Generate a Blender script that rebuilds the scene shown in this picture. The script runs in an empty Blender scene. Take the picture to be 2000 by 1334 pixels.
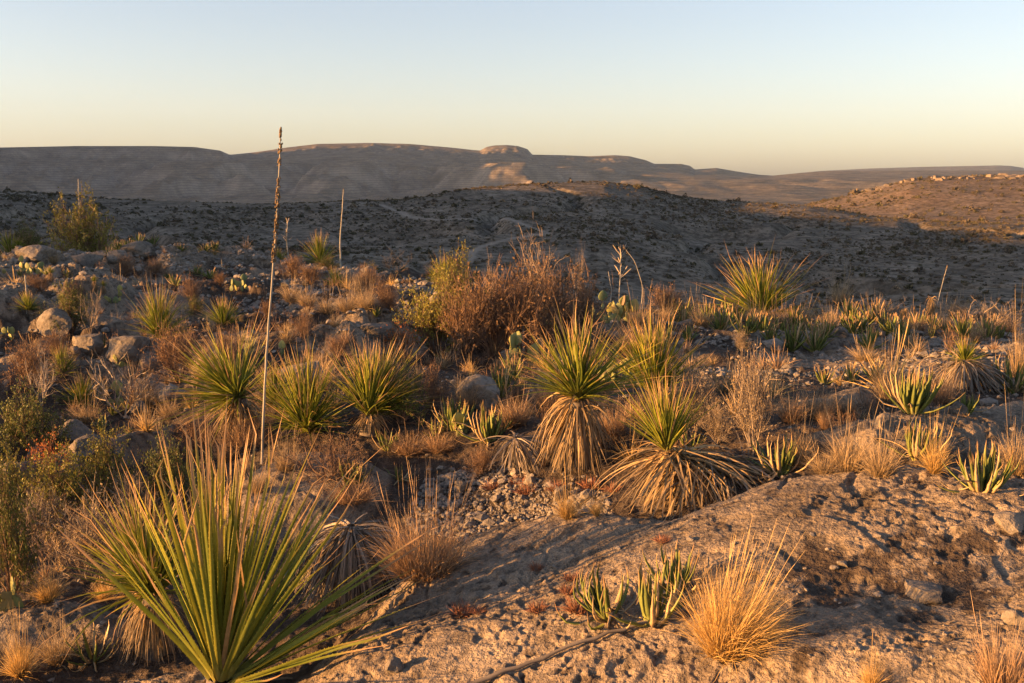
import bpy, math, random
import numpy as np
from mathutils import Vector, Matrix, noise as mnoise

R = math.radians
# ------------------------------------------------------------------ camera, sky, sun, exposure
scene = bpy.context.scene
EYE = 1.7
FPX = 35.0 / 36.0 * 2000.0
HORIZON = 350.0
PITCH = math.atan((667.0 - HORIZON) / FPX)
cam_data = bpy.data.cameras.new('camera')
cam_data.lens = 35.0
cam_data.sensor_width = 36.0
cam_data.clip_start = 0.05
cam_data.clip_end = 40000.0
cam = bpy.data.objects.new('camera', cam_data)
scene.collection.objects.link(cam)
cam.location = (0, 0, EYE)
cam.rotation_euler = (math.pi / 2 - PITCH, 0, 0)
scene.camera = cam

SUN_AZ = R(-102.0)       # measured from the view direction (+Y), negative to the left
SUN_EL = R(6.5)
world = bpy.data.worlds.new('World')
scene.world = world
world.use_nodes = True
wn = world.node_tree
wn.nodes.clear()
sky = wn.nodes.new('ShaderNodeTexSky')
sky.sky_type = 'NISHITA'
sky.sun_disc = False
sky.sun_elevation = SUN_EL
sky.sun_rotation = SUN_AZ      # clockwise from +Y, as seen from above
sky.altitude = 900
sky.air_density = 1.0
sky.dust_density = 2.5
sky.ozone_density = 1.0
bg = wn.nodes.new('ShaderNodeBackground')
bg.inputs['Strength'].default_value = 0.058
wo = wn.nodes.new('ShaderNodeOutputWorld')
hs = wn.nodes.new('ShaderNodeHueSaturation')
hs.inputs['Saturation'].default_value = 0.82
tint = wn.nodes.new('ShaderNodeMix'); tint.data_type = 'RGBA'; tint.blend_type = 'MULTIPLY'; tint.inputs[0].default_value = 1.0
tint.inputs[7].default_value = (1.16, 1.11, 1.24, 1)
wn.links.new(sky.outputs[0], hs.inputs['Color'])
wn.links.new(hs.outputs[0], tint.inputs[6])
wn.links.new(tint.outputs[2], bg.inputs[0])
wn.links.new(bg.outputs[0], wo.inputs[0])

sun_data = bpy.data.lights.new('sun', 'SUN')
sun_data.energy = 5.0
sun_data.angle = R(0.5)
sun_data.color = (1.0, 0.48, 0.145)
sun = bpy.data.objects.new('sun', sun_data)
scene.collection.objects.link(sun)
sdir = Vector((math.sin(SUN_AZ) * math.cos(SUN_EL), math.cos(SUN_AZ) * math.cos(SUN_EL), math.sin(SUN_EL)))
sun.rotation_euler = (-sdir).to_track_quat('-Z', 'Y').to_euler()

vs = scene.view_settings
vs.view_transform = 'Standard'
vs.look = 'None'
vs.exposure = 2.3
vs.gamma = 1.0
vs.use_curve_mapping = False
scene.cycles.max_bounces = 6
scene.cycles.diffuse_bounces = 3
scene.cycles.transmission_bounces = 3
scene.cycles.volume_bounces = 0
scene.cycles.transparent_max_bounces = 6
scene.cycles.use_denoising = True

# ------------------------------------------------------------------ helpers
C = scene.collection
rng = np.random.RandomState(11)
_g = np.random.RandomState(3)
PERM = _g.permutation(1024)
GANG = _g.rand(1024) * 2 * np.pi
GX, GY = np.cos(GANG), np.sin(GANG)

def noise2(x, y, seed=0):
    xi = np.floor(x).astype(np.int64); yi = np.floor(y).astype(np.int64)
    xf = x - xi; yf = y - yi
    u = xf * xf * xf * (xf * (xf * 6 - 15) + 10); v = yf * yf * yf * (yf * (yf * 6 - 15) + 10)
    def gr(ix, iy, dx, dy):
        h = PERM[(PERM[(ix + seed * 131) & 1023] + iy * 7 + seed) & 1023]
        return GX[h] * dx + GY[h] * dy
    a = gr(xi, yi, xf, yf); b = gr(xi + 1, yi, xf - 1, yf)
    c = gr(xi, yi + 1, xf, yf - 1); d = gr(xi + 1, yi + 1, xf - 1, yf - 1)
    return ((a + u * (b - a)) + v * ((c + u * (d - c)) - (a + u * (b - a)))) * 1.4

def fbm(x, y, o=4, seed=0, gain=0.5):
    s = 0.0; a = 1.0
    for k in range(o):
        s = s + a * noise2(x * 2 ** k + 17.3 * k, y * 2 ** k - 9.1 * k, seed + k)
        a *= gain
    return s

def sstep(a, b, x):
    t = np.clip((x - a) / (b - a), 0, 1)
    return t * t * (3 - 2 * t)

def ray(px, py):
    xc = (px - 1000.0) / FPX; yc = (667.0 - py) / FPX
    cp, sp = math.cos(PITCH), math.sin(PITCH)
    return np.array([xc, cp + yc * sp, -sp + yc * cp])

def flat(px, py):
    d = ray(px, py); t = EYE / -d[2]
    return d[0] * t, d[1] * t

def azs(px, py):                     # azimuth and slope of a line of sight
    d = ray(px, py)
    return math.atan2(d[0], d[1]), d[2] / math.hypot(d[0], d[1])

def mesh_np(name, V, F, mats, smooth=False, attrs=None, midx=None):
    V = np.asarray(V, np.float32); F = np.asarray(F, np.int32)
    me = bpy.data.meshes.new(name)
    k = F.shape[1]
    me.vertices.add(len(V)); me.vertices.foreach_set('co', V.ravel())
    me.loops.add(F.size); me.loops.foreach_set('vertex_index', F.ravel())
    me.polygons.add(len(F)); me.polygons.foreach_set('loop_start', np.arange(0, F.size, k, dtype=np.int32))
    if smooth:
        me.polygons.foreach_set('use_smooth', np.ones(len(F), bool))
    for m in (mats if isinstance(mats, (list, tuple)) else [mats]):
        me.materials.append(m)
    if midx is not None:
        me.polygons.foreach_set('material_index', np.asarray(midx, np.int32))
    for an, av in (attrs or {}).items():
        a = me.attributes.new(an, 'FLOAT', 'POINT')
        a.data.foreach_set('value', np.asarray(av, np.float32))
    me.update(calc_edges=True)
    return me

def obj(name, me, parent=None, loc=(0, 0, 0), rotz=0.0, scale=1.0, rot=None):
    o = bpy.data.objects.new(name, me)
    C.objects.link(o)
    o.parent = parent
    o.location = loc
    o.rotation_euler = rot if rot else (0, 0, rotz)
    o.scale = scale if isinstance(scale, (tuple, list)) else (scale,) * 3
    return o

def tag(o, label, cat, group=None):
    o['label'] = label; o['category'] = cat
    if group: o['group'] = group
    return o

def stuff(o):
    o['kind'] = 'stuff'
    return o

def struct(o):
    o['kind'] = 'structure'
    return o

# ------------------------------------------------------------------ materials
def mat(name):
    m = bpy.data.materials.new(name); m.use_nodes = True
    nt = m.node_tree; nt.nodes.clear()
    return m, nt

def N(nt, t, **kw):
    n = nt.nodes.new(t)
    for k, v in kw.items():
        if k in n.inputs: n.inputs[k].default_value = v
        else: setattr(n, k, v)
    return n

def rampn(nt, fac, stops):
    r = nt.nodes.new('ShaderNodeValToRGB')
    e = r.color_ramp.elements
    while len(e) > 1: e.remove(e[0])
    e[0].position = stops[0][0]; e[0].color = (*stops[0][1], 1)
    for p, c in stops[1:]:
        q = e.new(p); q.color = (*c, 1)
    nt.links.new(fac, r.inputs[0])
    return r.outputs[0]

def mixc(nt, fac, a, b, mode='MIX'):
    m = nt.nodes.new('ShaderNodeMix'); m.data_type = 'RGBA'; m.blend_type = mode
    for s, v in ((m.inputs[0], fac), (m.inputs[6], a), (m.inputs[7], b)):
        if hasattr(v, 'is_linked') or hasattr(v, 'links'): nt.links.new(v, s)
        elif isinstance(v, (int, float)): s.default_value = v
        else: s.default_value = (*v, 1)
    return m.outputs[2]

def attr(nt, name):
    a = nt.nodes.new('ShaderNodeAttribute'); a.attribute_name = name
    return a.outputs['Fac']

def math_(nt, op, a, b=0.0, c=None):
    m = nt.nodes.new('ShaderNodeMath'); m.operation = op
    for i, v in enumerate((a, b, c)):
        if v is None: continue
        if isinstance(v, (int, float)): m.inputs[i].default_value = v
        else: nt.links.new(v, m.inputs[i])
    return m.outputs[0]

def noise_tex(nt, scale, detail=4, rough=0.55, vec=None, dim='3D'):
    n = nt.nodes.new('ShaderNodeTexNoise')
    n.inputs['Scale'].default_value = scale; n.inputs['Detail'].default_value = detail
    n.inputs['Roughness'].default_value = rough
    if vec is not None: nt.links.new(vec, n.inputs['Vector'])
    return n.outputs['Fac']

def finish(nt, col, rough=0.9, spec=0.15, bump=None, trans=0.0, tcol=None):
    p = nt.nodes.new('ShaderNodeBsdfPrincipled')
    if isinstance(col, tuple): p.inputs['Base Color'].default_value = (*col, 1)
    else: nt.links.new(col, p.inputs['Base Color'])
    p.inputs['Roughness'].default_value = rough
    p.inputs['Specular IOR Level'].default_value = spec
    if bump is not None: nt.links.new(bump, p.inputs['Normal'])
    out = nt.nodes.new('ShaderNodeOutputMaterial')
    if trans > 0:
        t = nt.nodes.new('ShaderNodeBsdfTranslucent')
        src = tcol if tcol is not None else col
        if isinstance(src, tuple): t.inputs[0].default_value = (*src, 1)
        else: nt.links.new(src, t.inputs[0])
        mx = nt.nodes.new('ShaderNodeMixShader'); mx.inputs[0].default_value = trans
        nt.links.new(p.outputs[0], mx.inputs[1]); nt.links.new(t.outputs[0], mx.inputs[2])
        nt.links.new(mx.outputs[0], out.inputs[0])
    else:
        nt.links.new(p.outputs[0], out.inputs[0])

def bumpn(nt, h, strength, dist):
    b = nt.nodes.new('ShaderNodeBump'); b.inputs['Strength'].default_value = strength
    b.inputs['Distance'].default_value = dist
    nt.links.new(h, b.inputs['Height'])
    return b.outputs[0]

def geo_pos(nt):
    return nt.nodes.new('ShaderNodeNewGeometry').outputs['Position']

def obj_rnd(nt):
    return nt.nodes.new('ShaderNodeObjectInfo').outputs['Random']

def make_ground_mat():
    m, nt = mat('limestone_ground')
    P = geo_pos(nt)
    n1 = noise_tex(nt, 1.7, 6, 0.6, P); n2 = noise_tex(nt, 14, 5, 0.65, P); n3 = noise_tex(nt, 90, 4, 0.6, P)
    rock = rampn(nt, n1, [(0.3, (0.14, 0.112, 0.084)), (0.5, (0.23, 0.186, 0.14)), (0.7, (0.30, 0.247, 0.188))])
    dark = rampn(nt, n2, [(0.38, (0.42, 0.42, 0.43)), (0.52, (1, 1, 1)), (0.7, (1.06, 1.04, 1.0))])
    rock = mixc(nt, 0.85, rock, dark, 'MULTIPLY')
    spk = rampn(nt, n3, [(0.36, (0.55, 0.54, 0.53)), (0.5, (1, 1, 1)), (0.66, (1.1, 1.1, 1.1))])
    rock = mixc(nt, 0.6, rock, spk, 'MULTIPLY')
    soil = rampn(nt, n2, [(0.3, (0.04, 0.031, 0.025)), (0.55, (0.08, 0.062, 0.048)), (0.75, (0.16, 0.135, 0.11))])
    soil = mixc(nt, 0.7, soil, spk, 'MULTIPLY')
    f = math_(nt, 'ADD', attr(nt, 'soil'), math_(nt, 'MULTIPLY', math_(nt, 'SUBTRACT', n2, 0.5), 0.9))
    fr = rampn(nt, f, [(0.4, (0, 0, 0)), (0.62, (1, 1, 1))])
    col = mixc(nt, fr, rock, soil)
    hb = math_(nt, 'ADD', math_(nt, 'MULTIPLY', n3, 0.5), math_(nt, 'MULTIPLY', n2, 1.5))
    finish(nt, col, 0.93, 0.1, bumpn(nt, hb, 0.9, 0.03))
    return m

def make_far_mat():
    m, nt = mat('desert_terrain')
    P = geo_pos(nt)
    sep = nt.nodes.new('ShaderNodeSeparateXYZ'); nt.links.new(P, sep.inputs[0])
    nb = noise_tex(nt, 0.006, 6, 0.6, P); nm = noise_tex(nt, 0.07, 6, 0.7, P); ns = noise_tex(nt, 0.55, 5, 0.7, P)
    base = rampn(nt, nm, [(0.3, (0.12, 0.10, 0.075)), (0.5, (0.19, 0.16, 0.122)), (0.72, (0.27, 0.234, 0.185))])
    fine = rampn(nt, ns, [(0.40, (0.42, 0.41, 0.38)), (0.54, (1, 1, 1)), (0.72, (1.15, 1.12, 1.08))])
    base = mixc(nt, 0.9, base, fine, 'MULTIPLY')
    th = rampn(nt, noise_tex(nt, 0.22, 7, 0.75, P), [(0.46, (0, 0, 0)), (0.60, (1, 1, 1))])
    base = mixc(nt, math_(nt, 'MULTIPLY', th, 0.6), base, (0.05, 0.045, 0.035))
    # dark scrub too far away to tell apart
    scrub = rampn(nt, noise_tex(nt, 0.045, 8, 0.78, P), [(0.44, (0, 0, 0)), (0.56, (1, 1, 1))])
    fw = attr(nt, 'far')
    base = mixc(nt, math_(nt, 'MULTIPLY', scrub, math_(nt, 'MULTIPLY', fw, 0.55)), base, (0.05, 0.045, 0.036))
    gn = nt.nodes.new('ShaderNodeNewGeometry'); sn = nt.nodes.new('ShaderNodeSeparateXYZ'); nt.links.new(gn.outputs['Normal'], sn.inputs[0])
    steep = rampn(nt, math_(nt, 'ADD', sn.outputs[2], math_(nt, 'MULTIPLY', math_(nt, 'SUBTRACT', nm, 0.5), 0.35)), [(0.70, (1, 1, 1)), (1.0, (0, 0, 0))])
    base = mixc(nt, math_(nt, 'MULTIPLY', steep, math_(nt, 'MULTIPLY', fw, 0.55)), base, (0.24, 0.21, 0.178))
    zone = rampn(nt, noise_tex(nt, 0.011, 6, 0.65, P), [(0.36, (0.55, 0.56, 0.56)), (0.5, (1, 1, 1)), (0.64, (1.4, 1.36, 1.3))])
    base = mixc(nt, math_(nt, 'MULTIPLY', fw, 0.8), base, mixc(nt, 1.0, base, zone, 'MULTIPLY'))
    # rock strata
    zz = math_(nt, 'ADD', math_(nt, 'MULTIPLY', sep.outputs[2], 0.12), math_(nt, 'MULTIPLY', nb, 3.0))
    st = math_(nt, 'FRACT', zz)
    strat = rampn(nt, st, [(0.0, (0.62, 0.6, 0.58)), (0.3, (1.2, 1.17, 1.12)), (0.5, (0.9, 0.88, 0.86)), (0.62, (1.15, 1.12, 1.08)), (1.0, (0.6, 0.58, 0.56))])
    base = mixc(nt, math_(nt, 'MULTIPLY', fw, 0.8), base, mixc(nt, 1.0, base, strat, 'MULTIPLY'))
    base = mixc(nt, math_(nt, 'MULTIPLY', attr(nt, 'straw'), 0.55), base, mixc(nt, 1.0, base, (1.5, 1.12, 0.85), 'MULTIPLY'), 'MIX')
    base = mixc(nt, math_(nt, 'MULTIPLY', attr(nt, 'pale'), 0.8), base, (0.27, 0.235, 0.19))
    hb = math_(nt, 'ADD', math_(nt, 'MULTIPLY', nm, 3.0), ns)
    finish(nt, base, 0.95, 0.05, bumpn(nt, hb, 0.5, 0.8))
    return m

def make_rock_mat(name, a, b):
    m, nt = mat(name)
    tc = nt.nodes.new('ShaderNodeTexCoord').outputs['Object']
    P = geo_pos(nt)
    n1 = noise_tex(nt, 3.0, 6, 0.65, P); n2 = noise_tex(nt, 26, 5, 0.65, P)
    c = rampn(nt, n1, [(0.32, a), (0.66, b)])
    c = mixc(nt, 0.75, c, rampn(nt, n2, [(0.35, (0.5, 0.5, 0.5)), (0.5, (1, 1, 1)), (0.7, (1.12, 1.1, 1.07))]), 'MULTIPLY')
    c = mixc(nt, 0.3, c, rampn(nt, obj_rnd(nt), [(0, (0.6, 0.58, 0.56)), (1, (1.25, 1.22, 1.18))]), 'MULTIPLY')
    finish(nt, c, 0.92, 0.1, bumpn(nt, math_(nt, 'ADD', n2, math_(nt, 'MULTIPLY', n1, 2)), 0.6, 0.02))
    return m

def make_leaf_mat(name, stops, rvar, trans=0.28, rough=0.5, spec=0.25, tip=None, dry=None, dry_share=0.12):
    """stops: colour along the leaf; rvar: brightness range by leaf; dry: colour of whole dead leaves."""
    m, nt = mat(name)
    al = attr(nt, 'along'); rn = attr(nt, 'rnd')
    c = rampn(nt, al, stops)
    c = mixc(nt, 1.0, c, rampn(nt, rn, [(0, rvar[0]), (1, rvar[1])]), 'MULTIPLY')
    if tip is not None:
        e = math_(nt, 'ADD', al, math_(nt, 'MULTIPLY', math_(nt, 'FRACT', math_(nt, 'MULTIPLY', rn, 7.31)), 0.25))
        c = mixc(nt, rampn(nt, e, [(0.88, (0, 0, 0)), (1.0, (1, 1, 1))]), c, tip)
    if dry is not None:
        q = math_(nt, 'FRACT', math_(nt, 'MULTIPLY', rn, 13.7))
        c = mixc(nt, math_(nt, 'LESS_THAN', q, dry_share), c, dry)
    P = geo_pos(nt)
    c = mixc(nt, 0.5, c, rampn(nt, noise_tex(nt, 40, 3, 0.6, P), [(0.35, (0.7, 0.7, 0.7)), (0.6, (1.1, 1.1, 1.1))]), 'MULTIPLY')
    finish(nt, c, rough, spec, trans=trans)
    return m

def make_plain_var(name, a, b, trans=0.0, rough=0.85, spec=0.1, scale=6.0, ob=True):
    m, nt = mat(name)
    P = geo_pos(nt)
    c = mixc(nt, rampn(nt, noise_tex(nt, scale, 4, 0.6, P), [(0.3, (0, 0, 0)), (0.7, (1, 1, 1))]), a, b)
    c = mixc(nt, 0.6, c, rampn(nt, attr(nt, 'rnd'), [(0, (0.6, 0.6, 0.6)), (1, (1.3, 1.3, 1.3))]), 'MULTIPLY')
    if ob:
        c = mixc(nt, 0.45, c, rampn(nt, obj_rnd(nt), [(0, (0.62, 0.62, 0.62)), (1, (1.3, 1.25, 1.15))]), 'MULTIPLY')
    finish(nt, c, rough, spec, trans=trans)
    return m

def make_pad_mat():
    m, nt = mat('prickly_pear_pad')
    tc = nt.nodes.new('ShaderNodeTexCoord').outputs['Object']
    v = nt.nodes.new('ShaderNodeTexVoronoi'); v.inputs['Scale'].default_value = 9.0
    v.inputs['Randomness'].default_value = 0.35
    nt.links.new(tc, v.inputs['Vector'])
    dots = rampn(nt, v.outputs['Distance'], [(0.12, (1, 1, 1)), (0.24, (0, 0, 0))])
    g = rampn(nt, obj_rnd(nt), [(0, (0.12, 0.16, 0.075)), (0.4, (0.22, 0.24, 0.09)), (0.8, (0.32, 0.30, 0.10)), (1, (0.17, 0.12, 0.09))])  # some pads yellowed, the look of sunlit pads put into their colour
    c = mixc(nt, dots, g, (0.42, 0.33, 0.15))
    finish(nt, c, 0.6, 0.25, trans=0.12)
    return m

M = {}
M['ground'] = make_ground_mat()
M['far'] = make_far_mat()
M['rock'] = make_rock_mat('weathered_limestone', (0.11, 0.097, 0.083), (0.215, 0.19, 0.16))
M['rim'] = make_rock_mat('rimrock_limestone', (0.12, 0.10, 0.08), (0.21, 0.175, 0.14))
M['stone'] = make_rock_mat('pale_stone', (0.14, 0.126, 0.11), (0.27, 0.242, 0.21))
M['sotol'] = make_leaf_mat('sotol_leaf', [(0.0, (0.36, 0.34, 0.12)), (0.1, (0.19, 0.21, 0.045)), (0.45, (0.15, 0.19, 0.03)), (0.75, (0.21, 0.22, 0.038)), (1.0, (0.33, 0.25, 0.08))],
                           ((0.7, 0.75, 0.7), (1.5, 1.35, 1.1)), trans=0.3, tip=(0.42, 0.27, 0.14), dry=(0.40, 0.27, 0.13), dry_share=0.05)
M['skirt'] = make_leaf_mat('dry_sotol_leaf', [(0.0, (0.46, 0.33, 0.17)), (0.5, (0.36, 0.26, 0.145)), (1.0, (0.23, 0.185, 0.13))], ((0.35, 0.37, 0.41), (1.15, 1.1, 1.0)), trans=0.1, rough=0.75)
M['skirt_grey'] = make_leaf_mat('grey_dead_leaf', [(0.0, (0.26, 0.22, 0.18)), (1.0, (0.20, 0.175, 0.15))], ((0.35, 0.35, 0.36), (1.35, 1.3, 1.2)), trans=0.05, rough=0.85)
M['agave'] = make_leaf_mat('agave_leaf', [(0.0, (0.30, 0.30, 0.12)), (0.25, (0.15, 0.18, 0.055)), (0.7, (0.13, 0.165, 0.05)), (1.0, (0.26, 0.20, 0.08))], ((0.75, 0.8, 0.75), (1.4, 1.3, 1.0)),
                           trans=0.12, tip=(0.30, 0.19, 0.10), dry=(0.42, 0.31, 0.17), dry_share=0.16)
M['gold'] = make_leaf_mat('golden_grass', [(0.0, (0.34, 0.23, 0.09)), (0.4, (0.57, 0.39, 0.14)), (1.0, (0.68, 0.49, 0.22))], ((0.6, 0.6, 0.6), (1.2, 1.15, 1.1)), trans=0.35, rough=0.7)
M['straw'] = make_leaf_mat('straw_grass', [(0.0, (0.26, 0.19, 0.10)), (1.0, (0.50, 0.39, 0.24))], ((0.55, 0.55, 0.55), (1.2, 1.15, 1.1)), trans=0.3, rough=0.75)
M['red'] = make_leaf_mat('rusty_grass', [(0.0, (0.20, 0.13, 0.08)), (0.5, (0.38, 0.255, 0.15)), (1.0, (0.50, 0.37, 0.23))], ((0.6, 0.6, 0.6), (1.2, 1.15, 1.1)), trans=0.3, rough=0.75)
M['twig'] = make_plain_var('brown_twig', (0.13, 0.085, 0.06), (0.24, 0.16, 0.11))
M['twig_grey'] = make_plain_var('grey_twig', (0.17, 0.135, 0.105), (0.29, 0.24, 0.19))
M['twig_pale'] = make_plain_var('bleached_wood', (0.24, 0.205, 0.17), (0.38, 0.33, 0.27))
M['leaf_brown'] = make_plain_var('withered_leaf', (0.17, 0.105, 0.06), (0.30, 0.19, 0.10), trans=0.25)
M['leaf_silver'] = make_plain_var('silvery_leaf', (0.22, 0.175, 0.115), (0.36, 0.29, 0.19), trans=0.2)
M['leaf_green'] = make_plain_var('shrub_leaf', (0.11, 0.125, 0.025), (0.29, 0.26, 0.05), trans=0.3, rough=0.5, spec=0.25)
M['leaf_olive'] = make_plain_var('dark_shrub_leaf', (0.055, 0.075, 0.02), (0.14, 0.155, 0.035), trans=0.25, rough=0.5, spec=0.25)
M['leaf_red'] = make_plain_var('autumn_leaf', (0.32, 0.09, 0.04), (0.42, 0.18, 0.06), trans=0.3)
M['cushion'] = make_plain_var('rusty_cushion_plant', (0.17, 0.075, 0.05), (0.30, 0.15, 0.09))
M['scrub_a'] = make_plain_var('valley_scrub_olive', (0.06, 0.058, 0.036), (0.12, 0.108, 0.064), scale=2)
M['scrub_b'] = make_plain_var('valley_scrub_brown', (0.08, 0.067, 0.05), (0.14, 0.116, 0.083), scale=2)
M['scrub_c'] = make_plain_var('valley_scrub_straw', (0.13, 0.105, 0.07), (0.2, 0.16, 0.11), scale=2)
M['stalk'] = make_plain_var('bleached_stalk', (0.26, 0.24, 0.20), (0.40, 0.37, 0.31), ob=False)
M['capsule'] = make_plain_var('seed_capsule', (0.12, 0.085, 0.05), (0.24, 0.165, 0.095), ob=False)
M['stick'] = make_plain_var('grey_dead_stick', (0.09, 0.08, 0.075), (0.17, 0.15, 0.135))
M['pad'] = make_pad_mat()

# ------------------------------------------------------------------ the lie of the land
def prof(pts):                       # [(px, value)] -> (azimuths, values)
    a = np.array([azs(p, HORIZON)[0] for p, _ in pts]); v = np.array([float(q) for _, q in pts])
    return a, v

def slopes(pts):                     # skyline traced as (px, py): azimuth, slope seen from the eye
    q = [azs(p, y) for p, y in pts]
    return np.array([i[0] for i in q]), np.array([i[1] for i in q])

EDGE = prof([(-300, 30), (0, 27), (300, 25), (600, 22.5), (750, 19), (900, 16), (1100, 15), (1400, 14.5), (2000, 15), (2400, 16)])
RIDGE1 = slopes([(-500, 330), (-150, 352), (0, 371), (100, 377), (200, 386), (300, 391), (400, 394), (500, 398), (600, 398), (700, 394), (770, 392), (830, 385), (900, 373), (1000, 363),
                 (1100, 359), (1180, 357), (1250, 365), (1320, 383), (1400, 394), (1500, 399), (1580, 404), (1650, 416), (1700, 426), (1800, 434), (2000, 440), (2400, 440)])
RIDGE2 = slopes([(1500, 415), (1570, 404), (1650, 386), (1720, 366), (1780, 350), (1830, 346), (2000, 344), (2300, 340)])
TOPS = slopes([(-800, 300), (-300, 292), (0, 288), (150, 285), (300, 285), (380, 287), (430, 294), (449, 302), (470, 300), (500, 297), (560, 288), (620, 281), (720, 279), (800, 281), (880, 288),
               (925, 293), (938, 294), (950, 287), (965, 284), (990, 283), (1012, 285), (1030, 291), (1040, 302), (1100, 303), (1150, 305), (1200, 303), (1230, 305), (1262, 313), (1278, 320), (1330, 320),
               (1348, 324), (1357, 331), (1400, 328), (1440, 335), (1480, 341), (1510, 343), (1560, 338), (1620, 334), (1700, 333), (2000, 333), (2400, 333)])
BENCH = slopes([(-300, 312), (0, 313), (300, 312), (420, 318), (560, 322), (700, 318), (850, 326), (960, 320), (1050, 322), (1150, 330), (1260, 338), (1350, 345), (1450, 352), (1600, 350), (2400, 350)])
FARTOP = slopes([(1200, 352), (1500, 344), (1600, 334), (1700, 329), (1800, 326), (1950, 323), (1975, 324), (2000, 328), (2400, 326)])

def ip(tab, az):
    return np.interp(az, tab[0], tab[1])

def keys(az):
    deg = np.degrees(az)
    e = ip(EDGE, az); one = np.ones_like(az)
    right = sstep(11, 17, deg)                         # where the sunlit hill stands
    off = sstep(-28, -36, deg)                         # unseen hills on the sun's side, shaped to shade the valley and shelf
    offz = np.interp(deg, [-180, -104, -99, -97, -95, -90, -80, -70, -45, -30], [-2, -1, 11, 15.5, 17.1, 18.0, 22, 27, 26.5, 19])
    offd = np.interp(deg, [-100, -80, -60, -42, -30], [150, 150, 190, 300, 330])
    d1 = np.where(off > 0, offd, 330 + 25 * np.sin(az * 9)); z1 = EYE + d1 * ip(RIDGE1, az)
    z1 = z1 * (1 - off) + offz * off
    zv = np.interp(deg, [-180, -100, -40, -20, 0, 12, 30], [-3, -3, -6, -13, -17, -19, -20])
    dv = np.interp(deg, [-100, -45, -25, 0, 20], [70, 90, 140, 135, 120])
    z2 = EYE + 720 * ip(RIDGE2, az)
    dt = np.interp(deg, [-40, -15.9, -14.5, 0, 30], [4700, 4700, 5600, 5300, 5600])
    zt = EYE + dt * ip(TOPS, az)
    lift = sstep(-28, -34, deg) * sstep(-78, -60, deg)  # mesas out of view, raised to keep the sun off those in view
    zt = zt + lift * 345
    zb = EYE + 3900 * ip(BENCH, az) + lift * 275
    ks = [(0 * one, 0 * one), (e * 0.8, 0 * one), (e, -0.2 * one), (e + 6, -1.7 * one), (e + 28, -6.5 * one),
          (dv, zv), (dv + (d1 - dv) * 0.45, zv + (z1 - zv) * 0.42), (d1, z1), (d1 + 60, z1 - 3),
          (d1 + 170, (1 - right) * (z1 - 26) + right * (-18)), (0 * one + 720, (1 - right) * -44 + right * z2), (0 * one + 830, (1 - right) * -50 + right * (z2 - 1)),
          (1300 * one, -62 * one), (2600 * one, -66 * one), (3250 * one, -52 * one), (3900 * one, zb), (4350 * one, zb + (zt - zb) * 0.16),
          (dt * 0.975, zb + (zt - zb) * 0.82), (dt, zt), (dt + 600, zt - 2), (7600 * one, 0 * one - 30), (9600 * one, EYE + 9600 * ip(FARTOP, az)), (11500 * one, EYE + 9600 * ip(FARTOP, az) - 40)]
    return ks

def base_profile(az, d):
    ks = keys(az)
    z = np.array(ks[0][1] + 0 * d)
    for (d0, z0), (d1, z1) in zip(ks[:-1], ks[1:]):
        t = np.clip((d - d0) / np.maximum(d1 - d0, 1e-3), 0, 1)
        ts = t * t * (3 - 2 * t)
        zz = z0 + (z1 - z0) * (0.35 * t + 0.65 * ts)
        z = np.where(d >= d0, zz, z)
    return z

def macro(x, d):                     # the gentle tilt of the plateau
    return (1 - 1.25 * sstep(5.5, 11.5, d) * sstep(-3, 1.5, x)) * (0.30 * np.tanh((x - 0.9) / 3.0) * (1 - 0.4 * sstep(1.2, 4, x)) + 0.22) + 0.24 * np.tanh((x - 0.25) / 1.1) * (1 - 0.75 * sstep(1.2, 3.6, x)) * (1 - sstep(4.5, 7, d))

def lie(px, py, up=0.06):            # a picture point laid on that tilt
    v = ray(px, py); z = 0.2
    for _ in range(6):
        t = (EYE - z) / -v[2]; z = float(macro(v[0] * t, np.hypot(v[0], v[1]) * t)) + up
    return v[0] * t, v[1] * t

_PC = {}
def poly_sd(x, y, poly):             # signed distance, positive inside
    if id(poly) not in _PC: _PC[id(poly)] = (np.array([lie(a, b) for a, b in poly]), poly)
    P = _PC[id(poly)][0]; n = len(P)
    best = np.full(np.shape(x), 1e9); inside = np.zeros(np.shape(x), bool)
    for i in range(n):
        ax, ay = P[i]; bx, by = P[(i + 1) % n]
        ex, ey = bx - ax, by - ay
        t = np.clip(((x - ax) * ex + (y - ay) * ey) / (ex * ex + ey * ey), 0, 1)
        best = np.minimum(best, np.hypot(x - ax - t * ex, y - ay - t * ey))
        cr = ((ay > y) != (by > y)) & (x < (bx - ax) * (y - ay) / (by - ay + 1e-12) + ax)
        inside ^= cr
    return np.where(inside, best, -best)

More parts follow.
